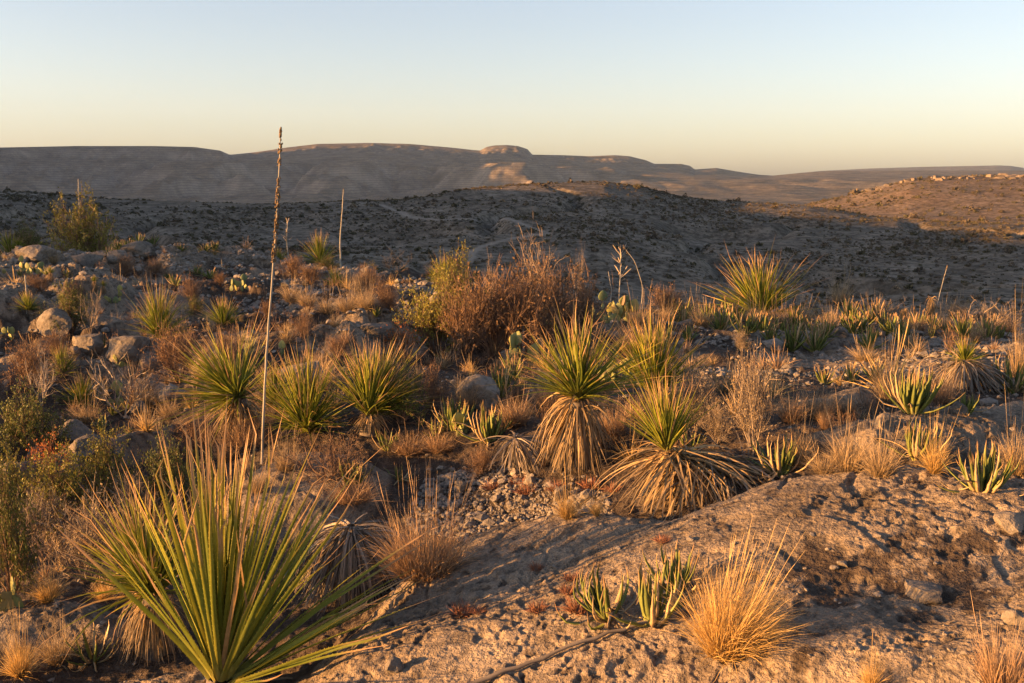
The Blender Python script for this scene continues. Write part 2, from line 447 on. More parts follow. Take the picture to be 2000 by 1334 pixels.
SLABS = [  # polygon on the ground as (px, py), rise, edge width, soil cover
    ([(520, 1500), (600, 1310), (760, 1160), (860, 1095), (960, 1045), (1150, 1008), (1330, 1015), (1480, 965), (1600, 945), (1800, 940), (2000, 945), (2400, 950), (2600, 1500)], 0.17, 0.28),
    ([(-300, 1195), (0, 1185), (80, 1172), (200, 1178), (265, 1200), (240, 1260), (100, 1275), (-300, 1290)], 0.13, 0.22),
    ([(370, 1010), (480, 930), (600, 903), (700, 905), (770, 935), (745, 1000), (640, 1045), (480, 1065)], 0.20, 0.25),
    ([(1560, 865), (1750, 828), (2000, 802), (2400, 790), (2400, 860), (2000, 878), (1700, 893)], 0.13, 0.22),
    ([(560, 705), (640, 655), (760, 628), (810, 642), (800, 685), (700, 720)], 0.32, 0.7),
    ([(-200, 565), (60, 540), (200, 562), (265, 600), (150, 640), (-200, 645)], 0.35, 0.6),
    ([(100, 522), (300, 500), (520, 505), (560, 520), (350, 532), (150, 542)], 0.3, 0.8),
    ([(-200, 985), (60, 885), (190, 845), (330, 798), (345, 830), (230, 892), (60, 965)], 0.28, 0.3),
    ([(1500, 795), (1700, 765), (1730, 782), (1560, 806)], 0.09, 0.2),
    ([(-200, 1500), (-200, 1330), (200, 1318), (420, 1290), (560, 1330), (480, 1500)], 0.07, 0.15),
]
HOLLOWS = [  # shallow basins
    ([(1530, 1150), (1750, 1110), (2050, 1130), (2100, 1250), (1800, 1300), (1560, 1260)], -0.10, 0.5),
    ([(830, 1000), (860, 930), (1000, 905), (1180, 930), (1180, 985), (1000, 1020)], -0.06, 0.35),
    ([(-200, 870), (0, 720), (300, 700), (500, 760), (420, 900), (100, 1080), (-200, 1100)], -0.22, 1.4),
]

def near_detail(x, y, fine=True):
    d = np.hypot(x, y)
    fade = 1 - sstep(24, 40, d)
    wob = 0.22 * fbm(x / 0.55, y / 0.55, 3, 41) * np.clip(d / 8, 0.5, 2)
    z = macro(x, d)
    z = z + 0.16 * fbm(x / 2.6, y / 2.6, 3, 5) * sstep(3, 7, d) * (1 - 0.5 * sstep(0, 3, x)) + 0.03 * fbm(x / 0.95, y / 0.95, 2, 9)
    rockm = np.zeros_like(x)
    for poly, h, w in SLABS:
        sd = poly_sd(x, y, poly) + wob * min(1.0, w * 1.6)
        q = sstep(-w * 0.5, w, sd)
        z = z + h * q
        rockm = np.maximum(rockm, sstep(-0.05, 0.12, sd))
    for poly, h, w in HOLLOWS:
        z = z + h * sstep(-w * 0.3, w, poly_sd(x, y, poly) + wob * 0.5)
    # the cobbled, terraced rock further back
    far_rock = sstep(6.5, 10, d) * sstep(-0.25, 0.25, fbm(x / 2.2, y / 2.2, 3, 61))
    rockm = np.maximum(rockm, 0.85 * far_rock)
    ledge = fbm(x / 1.9, y / 1.1, 3, 23)
    z = z + 0.14 * (sstep(-0.06, 0.06, ledge) - 0.5) * sstep(7, 11, d) * (1 - 0.7 * sstep(0, 3, x))
    if not fine:
        return z * fade
    # pitted, cratered limestone
    pit = fbm(x / 0.07, y / 0.07, 3, 71, 0.6); pit2 = fbm(x / 0.16, y / 0.16, 4, 77, 0.6); pit3 = fbm(x / 0.030, y / 0.030, 2, 83)
    patch = sstep(-0.25, 0.35, fbm(x / 0.7, y / 0.7, 2, 91))
    crater = -0.008 * sstep(0.22, 0.40, pit) - 0.006 * sstep(0.26, 0.48, pit2)
    z = z + rockm * (crater * (0.4 + 0.8 * patch) + 0.005 * pit3 * (0.5 + 0.6 * patch) + 0.010 * sstep(-0.03, 0.03, fbm(x / 0.75, y / 0.45, 3, 87)) + 0.007 * sstep(-0.025, 0.025, fbm(x / 0.4, y / 0.3, 3, 89)))
    wx, wy = 0.25 * noise2(x / 0.5, y / 0.5, 95), 0.25 * noise2(x / 0.5 + 9, y / 0.5, 96)
    ck = np.minimum(np.abs(noise2(x / 1.3 + wx, y / 0.8 + wy, 197)), 1.4 * np.abs(noise2(x / 0.7 - wy, y / 1.1 + wx, 98)))
    z = z - rockm * 0.012 * (1 - sstep(0.004, 0.022, ck)) * sstep(-0.1, 0.2, noise2(x / 1.1, y / 1.1, 99))
    clod = fbm(x / 0.06, y / 0.06, 3, 103)
    z = z + (1 - rockm) * (0.012 * clod + 0.018 * np.abs(fbm(x / 0.16, y / 0.16, 2, 107)))
    big = sstep(6, 12, d)
    z = z + big * (1 - 0.6 * sstep(0, 3, x)) * (0.09 * np.abs(fbm(x / 0.4, y / 0.4, 3, 113)) + 0.07 * sstep(-0.04, 0.04, fbm(x / 0.9, y / 0.7, 3, 117)))
    return z * fade, rockm

def gullies(x, y, d):
    a = (2.2 - 1.5 * sstep(230, 300, d)) * fbm(x / 75.0, y / 75.0, 4, 201) * sstep(60, 160, d) * (1 - sstep(700, 1500, d))
    g = np.abs(noise2(x / 60.0 + 0.4 * noise2(x / 30, y / 30, 7), y / 130.0, 211))
    a = a - 3.0 * (1 - sstep(0.0, 0.16, g)) * sstep(90, 170, d) * (1 - sstep(290, 330, d))
    b = sstep(2300, 3000, d)
    rid = 1 - 2 * np.abs(fbm(x / 620.0, y / 900.0, 4, 221))
    a = a + b * (1 - 0.6 * sstep(4, 9, np.degrees(np.arctan2(x, y)))) * (8 * rid - 3 + 6 * fbm(x / 120.0, y / 120.0, 4, 231)) * (1 - sstep(4400, 4700, d))
    return a

def height(x, y, fine=False):
    az = np.arctan2(x, y); d = np.hypot(x, y)
    b = sstep(2600, 3200, d)
    rid = np.abs(noise2(x / 420.0 + 0.5 * noise2(x / 300, y / 300, 5), y / 2600.0, 241))
    rid2 = np.abs(noise2(x / 170.0, y / 700.0, 243))
    dd = d - b * (1 - sstep(4300, 4650, d)) * (1 - 0.6 * sstep(4, 9, np.degrees(az))) * (560 * (1 - sstep(0, 0.6, rid)) + 170 * (1 - rid2) - 110 + 170 * fbm(x / 260.0, y / 260.0, 3, 251))
    # the crags under the tops
    dtop = np.interp(np.degrees(az), [-40, -15.9, -14.5, 0, 30], [4700, 4700, 5600, 5300, 5600])
    c = sstep(dtop - 700, dtop - 500, d) * (1 - sstep(dtop - 180, dtop - 60, d))
    dd = dd - c * 130 * fbm(x / 110.0, y / 600.0, 4, 261, 0.6)
    z = base_profile(az, dd) + gullies(x, y, d)
    # bedded limestone: low cliffs and benches on the mesa flanks
    if np.max(d) > 2500:
        hb = 17.0; tt = (z + 6 * fbm(x / 700, y / 700, 2, 271)) / hb; fr = tt - np.floor(tt)
        z = z + b * (1 - sstep(dtop - 120, dtop - 30, d)) * (0.42 - 0.42 * sstep(4, 9, np.degrees(az))) * hb * (sstep(0.45, 0.75, fr) - fr)
    if fine:
        n, rm = near_detail(x, y, True)
        return z + n, rm
    return z + near_detail(x, y, False)

def grid_faces(nr, nc):
    i = np.arange(nr - 1)[:, None] * nc + np.arange(nc - 1)[None, :]
    return np.stack([i, i + 1, i + nc + 1, i + nc], -1).reshape(-1, 4)

def az_columns(n_in, n_out, lim=31.0, outer=125.0):
    return np.radians(np.concatenate([np.linspace(-outer, -lim, n_out, endpoint=False), np.linspace(-lim, lim, n_in, endpoint=False), np.linspace(lim, outer, n_out)]))

NEAR_G = FAR_G = None
def bil(G, az, d):
    ga, gd, gz = G
    i = np.clip(np.searchsorted(ga, az) - 1, 0, len(ga) - 2); j = np.clip(np.searchsorted(gd, d) - 1, 0, len(gd) - 2)
    u = np.clip((az - ga[i]) / (ga[i + 1] - ga[i]), 0, 1); v = np.clip((d - gd[j]) / (gd[j + 1] - gd[j]), 0, 1)
    return (gz[j, i] * (1 - u) + gz[j, i + 1] * u) * (1 - v) + (gz[j + 1, i] * (1 - u) + gz[j + 1, i + 1] * u) * v
def land(x, y):                      # height of the built land
    x = np.asarray(x, float); y = np.asarray(y, float)
    az = np.arctan2(x, y); d = np.hypot(x, y)
    return np.where(d < 45, bil(NEAR_G, az, d), bil(FAR_G, az, d))
def H1(x, y):
    return float(land(np.array([x]), np.array([y]))[0])

_MD = np.concatenate([np.linspace(2.0, 30, 1400), np.geomspace(30.02, 900, 1600)])
def at(px, py):                      # where the line of sight meets the land
    v = ray(px, py); h = math.hypot(v[0], v[1])
    x = v[0] / h * _MD; y = v[1] / h * _MD; z = EYE + v[2] / h * _MD
    g = land(x, y)
    k = np.argmax(z < g)
    if not (z < g).any(): k = len(_MD) - 1
    return np.array([x[k], y[k], g[k]])

def at_d(px, d):                     # on the land, straight out along a picture column
    v = ray(px, HORIZON); h = math.hypot(v[0], v[1])
    x, y = v[0] / h * d, v[1] / h * d
    return np.array([x, y, H1(x, y)])

def mpp(p):                          # metres per photo pixel at a point
    return (p[1] * math.cos(PITCH) + (EYE - p[2]) * math.sin(PITCH)) / FPX

# near ground
py_rows = np.linspace(2000, 615, 690)
dn = np.array([flat(1000, p)[1] for p in py_rows])
dn = np.concatenate([[0.4, 0.8, 1.2, 1.5], dn[dn > 1.6], np.linspace(dn[-1] + 0.12, 30, 130), np.linspace(30.6, 46, 24)])
azn = az_columns(760, 60)
A, D = np.meshgrid(azn, dn)
X, Y = D * np.sin(A), D * np.cos(A)
Z, RM = height(X, Y, True)
NEAR_G = (azn, dn, Z)
V = np.stack([X, Y, Z], -1).reshape(-1, 3)
soil = 1 - RM
dark = sstep(-0.2, 0.4, poly_sd(X, Y, HOLLOWS[0][0]) + 0.5 * fbm(X / 0.3, Y / 0.3, 5, 301, 0.65))  # dark soil of the basin, also painting in the grass clump's shadow
grit = 0.42 * sstep(0.05, 0.5, fbm(X / 0.55, Y / 0.4, 4, 305, 0.6)) + 0.25 * sstep(0.2, 0.45, fbm(X / 0.07, Y / 0.07, 3, 71, 0.6))
soil = np.clip(np.maximum(np.maximum(soil * 0.9, dark * 0.85), grit), 0, 1)
me = mesh_np('ground', V, grid_faces(*A.shape)[:, ::-1], M['ground'], True, {'soil': soil.ravel()})
struct(obj('ground', me))

# valley, hills and mesas, out to the horizon
df = np.concatenate([np.geomspace(44, 420, 230, endpoint=False), np.geomspace(420, 2300, 90, endpoint=False), np.geomspace(2300, 6000, 230, endpoint=False), np.geomspace(6000, 10800, 36)])
azf = az_columns(640, 90)
A, D = np.meshgrid(azf, df)
X, Y = D * np.sin(A), D * np.cos(A)
Z = height(X, Y)
FAR_G = (azf, df, Z)
Z = Z - 0.35 * (1 - sstep(45, 60, D))
TRAIL_PX = [(745, 400), (800, 424), (860, 430), (980, 428), (1040, 446), (1075, 456), (1000, 466), (945, 480), (922, 492), (915, 512)]
TRAIL = np.array([at(a, b)[:2] for a, b in TRAIL_PX])
def trail_dist(x, y):
    best = np.full(np.shape(x), 1e9)
    for (ax, ay), (bx, by) in zip(TRAIL[:-1], TRAIL[1:]):
        ex, ey = bx - ax, by - ay
        t = np.clip(((x - ax) * ex + (y - ay) * ey) / (ex * ex + ey * ey + 1e-9), 0, 1)
        best = np.minimum(best, np.hypot(x - ax - t * ex, (y - ay - t * ey) * 0.6))
    return best
pale = (1 - sstep(0.35, 1.2, trail_dist(X, Y) + 0.5 * fbm(X / 6, Y / 6, 2, 311))) * (D < 700)
wash = (1 - sstep(4, 9, np.abs(Y - 2550 - 60 * np.sin(X / 90)))) * (np.abs(X - 760) < 120)
pale = np.maximum(pale, 0.9 * wash)
far = sstep(500, 1100, D)
straw = sstep(11, 15, np.degrees(A)) * sstep(430, 520, D) * (1 - sstep(900, 1100, D)) * (0.6 + 0.4 * fbm(X / 30, Y / 30, 3, 321))  # golden grass on the right hill, its tint also standing in for sunlight
me = mesh_np('desert_hills', np.stack([X, Y, Z], -1).reshape(-1, 3), grid_faces(*A.shape)[:, ::-1], M['far'], True, {'far': far.ravel(), 'pale': pale.ravel(), 'straw': straw.ravel()})
struct(obj('desert_hills', me))

# dry, faintly blue air between here and the mesas
m, nt = mat('desert_air')
pv = nt.nodes.new('ShaderNodeVolumePrincipled')
pv.inputs['Color'].default_value = (0.45, 0.65, 1.0, 1)
pv.inputs['Density'].default_value = 2.6e-5
mo = nt.nodes.new('ShaderNodeOutputMaterial'); nt.links.new(pv.outputs[0], mo.inputs['Volume'])
V = np.array([[sx * 11300, sy * 11300, sz] for sz in (-140, 760) for sy in (-1, 1) for sx in (-1, 1)], float)
hz = obj('haze', mesh_np('haze', V, [[0, 2, 3, 1], [4, 5, 7, 6], [0, 1, 5, 4], [2, 6, 7, 3], [0, 4, 6, 2], [1, 3, 7, 5]], m))
stuff(hz)

# ------------------------------------------------------------------ plant and stone builders
def nrm(v):
    return v / np.maximum(np.linalg.norm(v, axis=-1, keepdims=True), 1e-9)

def dirs(az, el):
    return np.stack([np.cos(el) * np.cos(az), np.cos(el) * np.sin(az), np.sin(el)], -1)

def paths(r, P, Dv, L, grav, n=5, jit=0.0, curl=None, floor=None):
    """polylines that start at P, leave along Dv and bend down; (count, n+1, 3)"""
    p = np.array(P, float); d = nrm(np.array(Dv, float)); out = [p]
    st = (np.asarray(L) / n)[:, None]
    g = np.asarray(grav) * np.ones(len(p))
    for k in range(n):
        p = p + d * st
        if floor is not None: p = np.stack([p[:, 0], p[:, 1], np.maximum(p[:, 2], floor)], -1)
        out.append(p)
        d = d.copy(); d[:, 2] -= g / n * (0.5 + 1.0 * k / n)
        if jit: d = d + r.normal(0, jit, d.shape)
        if curl is not None: d = d + curl / n
        d = nrm(d)
    return np.stack(out, 1)

def ribbons(r, T, W, prof_, vee=0.0, side=None, twist=0.0):
    """flat or V-shaped leaves along polylines T; prof_: width along the leaf"""
    n, k, _ = T.shape
    d0 = nrm(T[:, 1] - T[:, 0])
    if side is None:
        side = np.cross(d0, np.array([0, 0, 1.0])); bad = np.linalg.norm(side, axis=1) < 0.05
        side[bad] = np.array([1.0, 0, 0])
    side = nrm(side)
    if twist:
        up = np.cross(side, d0); a = r.normal(0, twist, (n, 1))
        side = nrm(side * np.cos(a) + up * np.sin(a))
    w = (np.asarray(W) * np.ones(n))[:, None, None] * np.asarray(prof_)[None, :, None] * 0.5
    tang = nrm(np.gradient(T, axis=1))
    up = np.cross(np.broadcast_to(side[:, None], T.shape), tang)
    if vee:
        V = np.stack([T - side[:, None] * w + up * w * vee, T - up * w * vee * 0.35, T + side[:, None] * w + up * w * vee], 2); m = 3
    else:
        V = np.stack([T - side[:, None] * w, T + side[:, None] * w], 2); m = 2
    V = V.reshape(n, k * m, 3)
    f = []
    for i in range(k - 1):
        for j in range(m - 1):
            f.append([i * m + j, i * m + j + 1, (i + 1) * m + j + 1, (i + 1) * m + j])
    f = np.array(f)
    F = (np.arange(n)[:, None, None] * (k * m) + f[None]).reshape(-1, 4)
    al = np.broadcast_to(np.repeat(np.linspace(0, 1, k), m)[None], (n, k * m)).reshape(-1)
    rn = np.repeat(r.rand(n), k * m)
    return V.reshape(-1, 3), F, al, rn

class MB:
    def __init__(s): s.V, s.F, s.a, s.r, s.n = [], [], [], [], 0
    def add(s, t):
        V, F, a, r = t
        s.V.append(V); s.F.append(F + s.n); s.a.append(a); s.r.append(r); s.n += len(V)
    def unit(s, w=True, q=97):          # scale to height 1 and (optionally) width 1
        V = np.concatenate(s.V); rx = np.percentile(np.hypot(V[:, 0], V[:, 1]), q - 2); hz = np.percentile(V[:, 2], q)
        k = np.array([0.5 / rx, 0.5 / rx, 1 / hz]) if w else 1 / hz
        s.V = [v * k for v in s.V]; s.k = k
        return s
    def mesh(s, name, m, smooth=False):
        return mesh_np(name, np.concatenate(s.V), np.concatenate(s.F), m, smooth, {'along': np.concatenate(s.a), 'rnd': np.concatenate(s.r)})

def tube(P, rad, seg=6, rn=0.5):
    """round stem along points P with radii rad"""
    P = np.asarray(P, float); k = len(P); rad = np.asarray(rad) * np.ones(k)
    t = nrm(np.gradient(P, axis=0)); ref = np.array([0.31, 0.77, 0.55])
    u = nrm(np.cross(t, ref)); v = np.cross(t, u)
    a = np.linspace(0, 2 * np.pi, seg, endpoint=False)
    V = P[:, None] + rad[:, None, None] * (np.cos(a)[None, :, None] * u[:, None] + np.sin(a)[None, :, None] * v[:, None])
    F = []
    for i in range(k - 1):
        for j in range(seg):
            F.append([i * seg + j, i * seg + (j + 1) % seg, (i + 1) * seg + (j + 1) % seg, (i + 1) * seg + j])
    F.append([0, seg // 3, 2 * seg // 3, 0 + seg - 1][:4]); e = (k - 1) * seg
    F.append([e, e + seg // 3, e + 2 * seg // 3, e + seg - 1])
    return V.reshape(-1, 3), np.array(F), np.repeat(np.linspace(0, 1, k), seg), np.full(k * seg, rn)

LEAFP = {5: np.array([1.0, .95, .82, .62, .36, .05]), 6: np.array([1.0, .97, .88, .74, .55, .32, .04]), 8: np.array([1.15, 1.0, .95, .87, .76, .62, .46, .27, .03]), 4: np.array([1, .9, .7, .4, .05]),
         3: np.array([1, .8, .45, .06]), 2: np.array([1, .7, .1])}

def fan(seed, n, width, el_lo=-8, el_hi=88, droop=0.25, bias=None, seg=6, lenv=(0.72, 1.06), jit=0.03, tilt=(0, 0)):
    """sotol rosette, leaf length 1, crown at the origin"""
    r = np.random.RandomState(seed)
    az = r.rand(n) * 2 * np.pi
    s = r.rand(n)
    el = np.radians(el_lo + (el_hi - el_lo) * s ** 0.75)
    Dv = dirs(az, el)
    Dv[:, 0] += tilt[0]; Dv[:, 1] += tilt[1]
    Dv = nrm(Dv)
    if bias is not None:
        keep = np.array([r.rand() < bias(a, e) for a, e in zip(az, el)]); Dv = Dv[keep]; el = el[keep]
    m = len(Dv)
    P = Dv * 0.03 + r.normal(0, 0.012, (m, 3))
    L = r.uniform(lenv[0], lenv[1], m)
    wild = r.rand(m) < 0.12; L[wild] *= 1.2
    g = droop * r.uniform(0.3, 1.4, m) * (0.35 + np.cos(el)) + np.where(r.rand(m) < 0.16, droop * 2.6, 0)
    T = paths(r, P, Dv, L, g, seg, jit)
    # frayed, curling tips
    c = r.rand(m) < 0.3
    T[c, -1] += r.normal(0, 0.03, (c.sum(), 3))
    b = MB(); b.add(ribbons(r, T, width * r.uniform(0.75, 1.2, m), LEAFP[seg], 0.45, twist=0.35))
    return b

def skirt(seed, n, top, bot_r, drop, width, spread=(0.5, 1.3), top_r=0.03, seg=6, lean=(0, 0)):
    """dead leaves hanging from the crown at height top; floor at z=0"""
    r = np.random.RandomState(seed)
    az = r.rand(n) * 2 * np.pi
    el = np.radians(np.where(r.rand(n) < 0.14, r.uniform(-25, 20, n), r.uniform(-80, -32, n)))
    Dv = dirs(az, el); Dv[:, 0] += lean[0]; Dv[:, 1] += lean[1]
    h = top - r.rand(n) ** 1.5 * 0.22
    P = np.stack([np.cos(az) * top_r, np.sin(az) * top_r, h], -1)
    L = drop * r.uniform(0.7, 1.08, n)
    T = paths(r, P, Dv, L, r.uniform(spread[0], spread[1], n) * 1.1 * (1 + 2.2 * (el > -0.5)), seg, 0.05, floor=0.005)
    b = MB(); b.add(ribbons(r, T, width * r.uniform(0.6, 1.2, n), np.array([.9, 1, .95, .85, .7, .5, .2]) if seg == 6 else LEAFP[seg], 0.0, twist=0.7))
    return b

def tuft(seed, n, width, spread=0.55, droop=0.6, seeds=0, seed_len=1.7, lean=(0, 0), seg=5, jit=0.06, base=0.12):
    """bunch grass, main blades about 1 long, plus straight seed stems"""
    r = np.random.RandomState(seed)
    az = r.rand(n) * 2 * np.pi; q = np.sqrt(r.rand(n))
    P = np.stack([np.cos(az) * q * base, np.sin(az) * q * base, np.zeros(n)], -1)
    el = np.radians(90) - np.abs(r.normal(0, spread, n)) - q * 0.2
    a2 = az + r.normal(0, 0.6, n)
    Dv = dirs(a2, np.maximum(el, 0.12)); Dv[:, 0] += lean[0]; Dv[:, 1] += lean[1]
    T = paths(r, P, Dv, r.uniform(0.45, 1.05, n), droop * r.uniform(0.2, 2.2, n), seg, jit, floor=0.0)
    b = MB(); b.add(ribbons(r, T, width * r.uniform(0.6, 1.3, n), LEAFP[seg], 0.0, twist=1.2))
    if seeds:
        az = r.rand(seeds) * 2 * np.pi; q = np.sqrt(r.rand(seeds)) * base
        P = np.stack([np.cos(az) * q, np.sin(az) * q, np.zeros(seeds)], -1)
        Dv = dirs(az, np.radians(90) - np.abs(r.normal(0, 0.24, seeds))); Dv[:, 0] += lean[0] * 1.2; Dv[:, 1] += lean[1]
        T = paths(r, P, Dv, seed_len * r.uniform(0.6, 1.05, seeds), 0.12, 5, 0.025)
        b.add(ribbons(r, T, width * 0.9, np.array([.7, .6, .6, .6, .9, .3]), 0.0, twist=1.5))
    return b

def branchy(seed, n0, n1, n2, spread=0.7, up=0.5, w=(0.018, 0.009, 0.005), l=(0.62, 0.34, 0.2), jit=0.16, leaves=0, leaf=0.03, base=0.05, lift=0.25, n3=0):
    """shrub about 1 high: crooked stems, branches, twigs; returns (twigs, leaves)"""
    r = np.random.RandomState(seed)
    az = r.rand(n0) * 2 * np.pi
    el = np.radians(90) - np.abs(r.normal(spread * 0.8, spread * 0.45, n0))
    P = np.stack([np.cos(az) * base * r.rand(n0), np.sin(az) * base * r.rand(n0), np.zeros(n0)], -1)
    T0 = paths(r, P, dirs(az, np.maximum(el, 0.1)), l[0] * r.uniform(0.6, 1.15, n0), -lift, 5, jit)
    b = MB(); b.add(ribbons(r, T0, w[0], np.array([1.2, 1, .85, .7, .55, .4]), 0.0, twist=1.5))
    def kids(T, n, ln, wd, pr, lo=0.25):
        i = r.randint(0, len(T), n); t = lo + (1 - lo) * r.rand(n); k = T.shape[1] - 1
        f = t * k; j = np.minimum(f.astype(int), k - 1); u = (f - j)[:, None]
        p = T[i, j] * (1 - u) + T[i, j + 1] * u
        d = nrm(T[i, j + 1] - T[i, j]) + r.normal(0, 0.55, (n, 3)); d[:, 2] += up * 0.4
        Tn = paths(r, p, d, ln * r.uniform(0.5, 1.2, n), -lift * 0.5, 3, jit)
        b.add(ribbons(r, Tn, wd, pr, 0.0, twist=1.5))
        return Tn
    T1 = kids(T0, n1, l[1], w[1], np.array([1, .8, .6, .35]))
    T2 = kids(T1, n2, l[2], w[2], np.array([1, .8, .6, .3]), 0.1)
    last = T2
    if n3: last = kids(T2, n3, l[2] * 0.6, w[2] * 0.8, np.array([1, .8, .6, .3]), 0.1)
    lv = None
    if leaves:
        i = r.randint(0, len(last), leaves); u = r.rand(leaves, 1)
        p = last[i, 1] * (1 - u) + last[i, 3] * u + r.normal(0, leaf * 0.5, (leaves, 3))
        a = nrm(r.normal(0, 1, (leaves, 3))); c = nrm(np.cross(a, r.normal(0, 1, (leaves, 3))))
        s = leaf * r.uniform(0.6, 1.3, (leaves, 1)) * 0.5
        V = np.stack([p - a * s, p + c * s * 0.6, p + a * s, p - c * s * 0.6], 1).reshape(-1, 3)
        lv = MB(); lv.add((V, np.arange(leaves * 4).reshape(-1, 4), np.tile([0, .5, 1, .5], leaves).astype(float), np.repeat(r.rand(leaves), 4)))
    b.unit()
    if lv: lv.V = [v * b.k for v in lv.V]
    return b, lv

def agave_leaf(seed, seg=7, width=0.085, curve=0.25):
    """one thick channelled leaf, length 1, growing up +Z and bowing towards +X first, then back in"""
    r = np.random.RandomState(seed)
    t = np.linspace(0, 1, seg + 1)
    x = curve * np.sin(t * np.pi * 0.8) + 0.02 * r.normal(0, 1, seg + 1).cumsum() * t
    y = 0.012 * r.normal(0, 1, seg + 1).cumsum()
    T = np.stack([x, y, t * 0.97], -1)
    w = width * 0.5 * np.array([0.95, 1.1, 1.08, 0.98, 0.82, 0.58, 0.32, 0.03])[:seg + 1]
    tx = np.gradient(x, t); nx = nrm(np.stack([-np.ones_like(tx), 0 * tx, tx], -1))   # inward normal
    V = np.stack([T + np.stack([0 * w, -w, 0 * w], -1) + nx * (w * 0.55)[:, None], T + nx * (w * 0.1)[:, None], T + np.stack([0 * w, w, 0 * w], -1) + nx * (w * 0.55)[:, None],
                  T - nx * (w * 0.5)[:, None]], 1)
    F = []
    for i in range(seg):
        for j in range(4):
            F.append([i * 4 + j, i * 4 + (j + 1) % 4, (i + 1) * 4 + (j + 1) % 4, (i + 1) * 4 + j])
    return V.reshape(-1, 3), np.array(F), np.repeat(t, 4), np.full(len(V) * 4, r.rand())

def agave_whole(seed, n, open_=0.55, width=0.085):
    r = np.random.RandomState(seed); b = MB()
    for k in range(n):
        V, F, a, _ = agave_leaf(seed * 50 + k, 6, width * r.uniform(0.8, 1.2), r.uniform(-0.04, 0.12))
        ti = abs(r.normal(0, open_ * 0.55)) + open_ * 0.35 * (k / n); az = k * 2.4 + r.normal(0, .3); L = r.uniform(0.65, 1.05)
        if r.rand() < 0.12: ti += 0.6
        Mx = np.array(Matrix.Rotation(az, 3, 'Z') @ Matrix.Rotation(ti, 3, 'Y'))
        V = (V * L) @ Mx.T + np.array([math.cos(az), math.sin(az), 0]) * 0.06
        b.add((V, F, a, np.full(len(V), r.rand())))
    return b

def rock_mesh(name, seed, sub=3, flatz=0.7, cuts=9, rough=0.06, m=None, fine=0.02):
    import bmesh
    r = random.Random(seed)
    bm = bmesh.new(); bmesh.ops.create_icosphere(bm, subdivisions=sub, radius=1.0)
    pl = []
    for _ in range(cuts):
        nv = Vector((r.gauss(0, 1), r.gauss(0, 1), r.gauss(0, 0.8))).normalized(); pl.append((nv, r.uniform(0.42, 0.74)))
    off = Vector((seed * 3.1, seed * 1.7, 0))
    for v in bm.verts:
        p = v.co.copy()
        for nv, dd in pl:
            e = p.dot(nv) - dd
            if e > 0: p -= nv * e * 0.97
        q = p * 1.6 + off
        p *= 1 + rough * 1.6 * mnoise.noise(q) + fine * mnoise.noise(q * 4.3) * 2 + fine * 1.2 * mnoise.noise(q * 9.7) + fine * 0.8 * mnoise.noise(q * 21)
        p.z *= flatz
        v.co = p
    me = bpy.data.meshes.new(name); bm.to_mesh(me); bm.free()
    me.materials.append(m or M['rock'])
    for f in me.polygons: f.use_smooth = False
    return me

def pad_mesh(seed):
    """ovate cactus pad standing on its narrow end, height 1"""
    nu, nv = 12, 7
    V = []
    for i in range(nv + 1):
        t = i / nv; z = t
        hw = 0.43 * math.sin(math.pi * min(1, t ** 0.72)) ** 0.62 + 0.03
        th = 0.055 * math.sin(math.pi * t) ** 0.5 + 0.02
        if i == nv: hw, th = 0.05, 0.012
        for j in range(nu):
            a = 2 * math.pi * j / nu
            V.append((hw * math.cos(a), th * math.sin(a) + 0.03 * math.sin(t * 2.2 + seed), z))
    F = [[i * nu + j, i * nu + (j + 1) % nu, (i + 1) * nu + (j + 1) % nu, (i + 1) * nu + j] for i in range(nv) for j in range(nu)]
    me = mesh_np('pad', V, F, M['pad'], True)
    return me

# shared meshes -------------------------------------------------------------------------------
FAN = [fan(100 + k, 240, 0.028, 4, 88, 0.26).mesh('leaves', M['sotol']) for k in range(3)]
FAN_UP = [fan(120 + k, 170, 0.030, 18, 89, 0.22).mesh('leaves', M['sotol']) for k in range(2)]
FAN_FAR = [fan(140 + k, 150, 0.042, -5, 88, 0.22, seg=4).mesh('leaves', M['sotol']) for k in range(3)]
SKIRT = [skirt(160 + k, 420, 0.78, 0.35, 0.86, 0.022).mesh('skirt', M['skirt']) for k in range(2)]
AGAVE = [agave_whole(180 + k, 22 + 4 * k, 0.55 + 0.1 * k).mesh('agave_plant', M['agave'], True) for k in range(5)]
AG_LEAF = [mesh_np('leaf', *(lambda t: (t[0], t[1]))(agave_leaf(k, 7, 0.085, c)), M['agave'], True, {'along': agave_leaf(k, 7, 0.085, c)[2], 'rnd': np.full(32, rr)})
           for k, c, rr in ((1, .0, .2), (2, .06, .55), (3, .12, .85), (4, .03, .4), (5, .09, .32), (6, .18, .66))]
AG_CURL = [mesh_np('leaf', *(lambda t: (t[0], t[1]))(agave_leaf(k, 7, 0.075, c)), M['agave'], True, {'along': agave_leaf(k, 7, 0.075, c)[2], 'rnd': np.full(32, rr)})
           for k, c, rr in ((11, .30, .2), (12, .42, .5), (13, .36, .3725))]
AG_DRY = [mesh_np('leaf', *(lambda t: (t[0], t[1]))(agave_leaf(k, 7, 0.07, c)), M['agave'], True, {'along': agave_leaf(k, 7, 0.07, c)[2], 'rnd': np.full(32, rr)}) for k, c, rr in ((21, .2, .003), (22, .35, .0746), (23, -.2, .148))]
